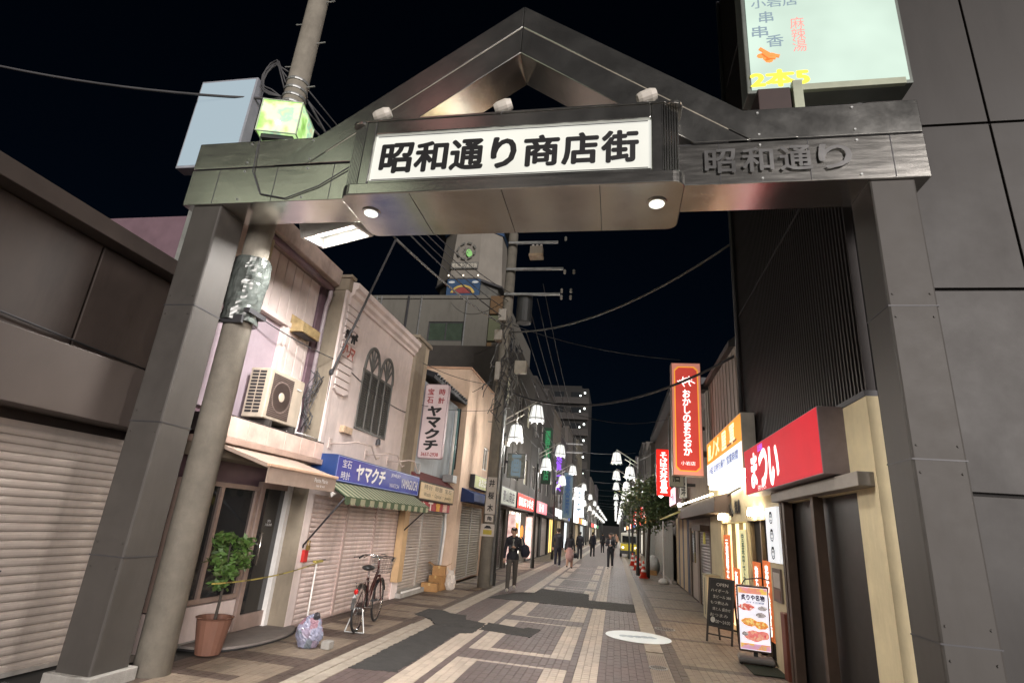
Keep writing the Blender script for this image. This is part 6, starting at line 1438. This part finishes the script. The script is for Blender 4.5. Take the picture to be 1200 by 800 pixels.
# ------------------------------------------------------------------ people
SKIN = mat('skin', (.50, .32, .24), .55, 0, .06, 20); HAIR = mat('hair_black', (.012, .010, .009), .5, 0, .2, 60)
def person(label, loc, rz, h=1.72, top_m=None, leg_m=None, shoe_m=None, stride=.18, arms='down', skirt=None, shirt=None, head_down=0, vox=.012, hair_long=False, fat=1.0):
    """continuous body: tapered limbs fused into one surface, clothing told apart by material"""
    caps = []                                          # (p0, p1, r0, r1, material slot) slots: 0 skin 1 top 2 legs 3 shoes 4 shirt 5 dark detail
    def C(p0, p1, r0, r1, m): caps.append((Vector(p0), Vector(p1), r0, r1, m))
    s1 = stride
    for sx, d in ((-1, s1), (1, -s1)):
        hip = (sx*.085, 0, .9); knee = (sx*.09, -d*.55-.02, .49); ank = (sx*.09, -d+(.06 if d < 0 else 0), .09+(.05 if d < -.1 else 0))
        lm = 2 if not skirt else 0
        C(hip, knee, .098*fat, .072*fat, lm); C(knee, ank, .07*fat, .056*fat, lm)
        C((ank[0], ank[1]+.02, ank[2]-.035), (ank[0]*1.08, ank[1]-.15, ank[2]-.052), .042, .036, 3)
    C((0,0,.88), (0,0,1.0), .13*fat, .135*fat, 1 if not skirt else 2); C((-.05,0,.92),(.05,0,.92), .125*fat, .125*fat, 1)
    C((0,.0,1.0), (0,.005,1.28), .135*fat, .15*fat, 1); C((-.07,0,1.32), (.07,0,1.32), .125*fat, .125*fat, 1); C((-.12,.01,1.375), (.12,.01,1.375), .062*fat, .062*fat, 1)
    for sx in (-1, 1): C((0,.01,1.46), (sx*.14,.01,1.395), .052, .052, 1)
    if skirt:
        C((0,0,.9), (0,.0,.5), .16, .2, 2); C((-.06,0,.6), (.06,0,.6), .17, .17, 2)
    if shirt: C((0,-.115,1.1), (0,-.105,1.36), .045, .035, 4)
    hd = -head_down
    C((0,.005,1.42), (0,.0+hd*.3,1.5), .055, .05, 0)
    hc = Vector((0, -.015+hd, 1.6-.02*(head_down > 0)))
    C(hc+Vector((0,.015,.03)), hc+Vector((0,.0,.0)), .092, .088, 0); C(hc+Vector((0,-.03,-.02)), hc+Vector((0,-.045,-.085)), .07, .045, 0)
    C(hc+Vector((0,-.095,.0)), hc+Vector((0,-.112,-.03)), .012, .016, 0)
    for sx in (-1, 1): C(hc+Vector((sx*.09,.01,.01)), hc+Vector((sx*.092,.012,-.03)), .014, .012, 0); C(hc+Vector((sx*.034,-.085,.015)), hc+Vector((sx*.038,-.085,.015)), .0105, .0105, 5)
    C(hc+Vector((-.02,-.083,-.062)), hc+Vector((.02,-.083,-.062)), .009, .009, 0)
    hands = []
    for sx in (-1, 1):
        sh = Vector((sx*.165, .01, 1.375))
        if arms == 'phone': el = Vector((sx*.225, -.03, 1.11)); wr = Vector((sx*.06, -.26, 1.16)) if sx > 0 else Vector((sx*.235, -.06, .87))
        elif arms == 'phone2': el = Vector((sx*.225, -.02, 1.11)); wr = Vector((sx*.05, -.26, 1.15)) if sx < 0 else Vector((sx*.09, -.22, 1.12))
        else: el = Vector((sx*.215, .03, 1.12)); wr = Vector((sx*.225, -.03+sx*.06, .88))
        C(sh, el, .058*fat, .048*fat, 1); C(el, wr, .05*fat, .038*fat, 1)
        d = (wr-el).normalized(); pa = wr + d*.085; C(wr, pa, .028, .034, 0); hands.append((wr, pa, d, sx))
        side = d.cross(Vector((0,-1,.1)) if abs(d.y) < .7 else Vector((0,0,1))).normalized(); nrm = side.cross(d)
        for k, L in enumerate((.062, .07, .066, .052)):
            base = pa + side*(-.024+.016*k); kn = base + d*L*.55; C(base, kn, .0095, .009, 0); C(kn, kn + d*L*.4 + nrm*(-.02), .009, .0075, 0)
        th = wr + d*.03 + side*(-.03*1); C(th, th + side*(-.02) + d*.045, .0115, .0095, 0)
    k = h/1.72
    b = MB()
    for p0, p1, r0, r1, m_ in caps:
        if (p1-p0).length > 1e-5: b.cyl(p0, p1, r0, r1, 12)
        b.sph(p0, r0, 12, 8); b.sph(p1, r1, 12, 8)
    me = _mesh(b, (0,0,0), SKIN, 'raw', False); ob = bpy.data.objects.new('raw', me); COL.objects.link(ob)
    rm = ob.modifiers.new('r', 'REMESH'); rm.mode = 'VOXEL'; rm.voxel_size = vox; sm = ob.modifiers.new('s', 'SMOOTH'); sm.factor = .5; sm.iterations = 3
    dg = bpy.context.evaluated_depsgraph_get(); me2 = bpy.data.meshes.new_from_object(ob.evaluated_get(dg)); bpy.data.objects.remove(ob)
    me2.name = 'body'; me2.materials.clear()
    for m_ in (SKIN, top_m, leg_m, shoe_m, shirt or top_m, BLACK): me2.materials.append(m_)
    n = len(me2.polygons); ce = np.empty(n*3); me2.polygons.foreach_get('center', ce); ce = ce.reshape(-1, 3)
    best = np.full(n, 1e9); idx = np.zeros(n, int)
    for p0, p1, r0, r1, m_ in caps:
        a = np.array(p0); d = np.array(p1)-a; L = max(d@d, 1e-9); tt = np.clip(((ce-a)@d)/L, 0, 1); ds = np.linalg.norm(ce-a-tt[:,None]*d, axis=1)-(r0+(r1-r0)*tt)
        if m_ == 5: ds -= .002
        q = ds < best; best[q] = ds[q]; idx[q] = m_
    if not skirt:                                      # straight jacket hem
        core = (np.abs(ce[:,0]) < .2)
        idx[core & (ce[:,2] < .83) & (idx == 1)] = 2; idx[core & (ce[:,2] >= .83) & (idx == 2)] = 1
    me2.polygons.foreach_set('material_index', idx.astype(np.int32)); me2.polygons.foreach_set('use_smooth', [True]*n); me2.update()
    t = T('person', label, 'person'); bo = bpy.data.objects.new('body', me2); COL.objects.link(bo); bo.parent = t; ORG[bo.name] = (0,0,0)
    q = MB(); q.sph(hc+Vector((0,.03,.028)), (.1,.1,.1), 14, 9); q.sph(hc+Vector((0,-.05,.058)), (.07,.045,.038), 10, 6)
    if hair_long: q.sph(hc+Vector((0,.07,-.06)), (.095,.06,.17), 12, 8)
    else:
        rn = random.Random(2)
        for i in range(26): a = rn.uniform(0, 6.28); e = rn.uniform(.1, 1.2); q.sph(hc+Vector((.09*math.cos(a)*math.cos(e), .026+.095*math.sin(a)*math.cos(e), .04+.078*math.sin(e))), rn.uniform(.016,.026), 6, 5)
    P('hair', q, HAIR, t, smooth=True)
    place(t, loc, rz, k); return t, hands
BLK = mat('black_cloth', (.022, .024, .032), .85, 0, .2, 30, .3, 200); GRY = mat('grey_trousers', (.085, .078, .072), .85, 0, .2, 30, .3, 200); SHW = mat('white_shoes', (.6, .58, .54), .6); NVY = mat('navy_cloth', (.02, .022, .04), .85, 0, .2, 30); PNK = mat('pink_skirt', (.42, .27, .26), .85, 0, .15, 20); SHB = mat('black_shoes', (.02, .02, .02), .4); SHT = mat('white_shirt', (.6, .6, .62), .8)
person('man in black jacket and grey trousers walking while looking at a phone', (-2.86, 16.44, .002), R(8), 1.70, BLK, GRY, SHW, .2, 'phone', None, mat('grey_shirt', (.2, .21, .2), .8), .05, .0085, fat=1.0)
t = T('shoulder_bag', 'dark navy bag hanging at the side of the phone watching man', 'bag', (-2.56, 16.5, .85)); b = lumpy((-2.52, 16.5, 1.06), (.13, .17, .2), 4); P('body', b, NVY, t, smooth=True); b = MB(); b.tube([(-2.54,16.42,1.2),(-2.6,16.4,1.4),(-2.66,16.48,1.44),(-2.6,16.56,1.38),(-2.54,16.56,1.2)], .015, 6); P('strap', b, NVY, t, smooth=True)
b = MB(); M = Matrix.Translation((-2.90, 16.12, 1.16)) @ Matrix.Rotation(R(35), 4, 'X'); b.mbox(M, -.036, .036, -.075, .075, -.004, .004); top('mobile_phone', b, emat('phone_face', '#20242a', .2), 'mobile phone held in the walking man hand', 'phone', bevel=.003)
person('man in dark clothes walking away beside a woman in a pink skirt', (-2.72, 28.2, .002), R(184), 1.76, BLK, NVY, SHW, .14, 'down', fat=1.03)
person('woman in pink skirt and dark top walking away', (-2.12, 27.9, .002), R(176), 1.62, BLK, PNK, SHB, .14, 'down', True, hair_long=True)
t = T('handbag', 'small dark handbag held by the woman in the pink skirt', 'bag', (-1.86, 27.9, .45)); b = lumpy((-1.86, 27.92, .58), (.13, .07, .12), 5); P('body', b, BLK, t, smooth=True); b = MB(); b.tube([(-1.92,27.92,.68),(-1.88,27.92,.82),(-1.83,27.92,.82),(-1.80,27.92,.68)], .008, 5); P('handle', b, BLK, t)
person('man in black suit and white shirt walking along the centre stripe', (-.24, 30.6, .002), R(-4), 1.72, BLK, BLK, SHW, .13, 'phone2', None, SHT)
person('person in dark coat walking past the dark narrow building', (-2.22, 37.4, .002), R(180), 1.66, BLK, BLK, SHB, .1, 'down', vox=.016)
person('person in navy jacket standing far along the left kerb', (-1.62, 42.8, .002), R(170), 1.68, NVY, BLK, SHB, .1, 'down', vox=.016)
FARP = [(-1.1, 52, 'black', BLK), (-.2, 58, 'grey', GRY), (-2.3, 63, 'navy', NVY), (.1, 70, 'dark pink', PNK)]
for (x, y, c, m_) in FARP: person('distant person in %s clothing among the lantern lights' % c, (x, y, .002), R(random.choice((0, 180))), 1.68, m_, BLK, SHB, .1, 'down', vox=.02)

# ------------------------------------------------------------------ added block, unseen behind the viewer: glowing windows for the arch steel to mirror
MIRROR_BLOCK = T('office_block', 'added grey block behind the viewer with glowing windows for the arch steel to mirror', 'building', (-21, -25, 0))
b = MB(); b.box(-34, -8, -30, -20.2, 0, 34); P('core', b, mat('added_block_grey', '#5a5854', .8, 0, .1, .6), MIRROR_BLOCK)
WG = emat('mirror_glow', '#e6efcf', 1.5, None, .3, .4); WP = emat('mirror_glow_pink', '#f0a8a0', 1.6, None, .3, .4)
for f in range(10):
    for c in range(6):
        x = -33+c*3.9; z = 3+f*3.05
        lit = (x < -15 and f < 7 and (f*7+c*5) % 7 != 0) or (f*5+c*3) % 11 == 0
        b = MB(); b.box(x, x+3.2, -20.2, -20.1, z, z+1.7); P('window', b, (WP if (f+c) % 9 == 4 else WG) if lit else DGLASS, MIRROR_BLOCK)
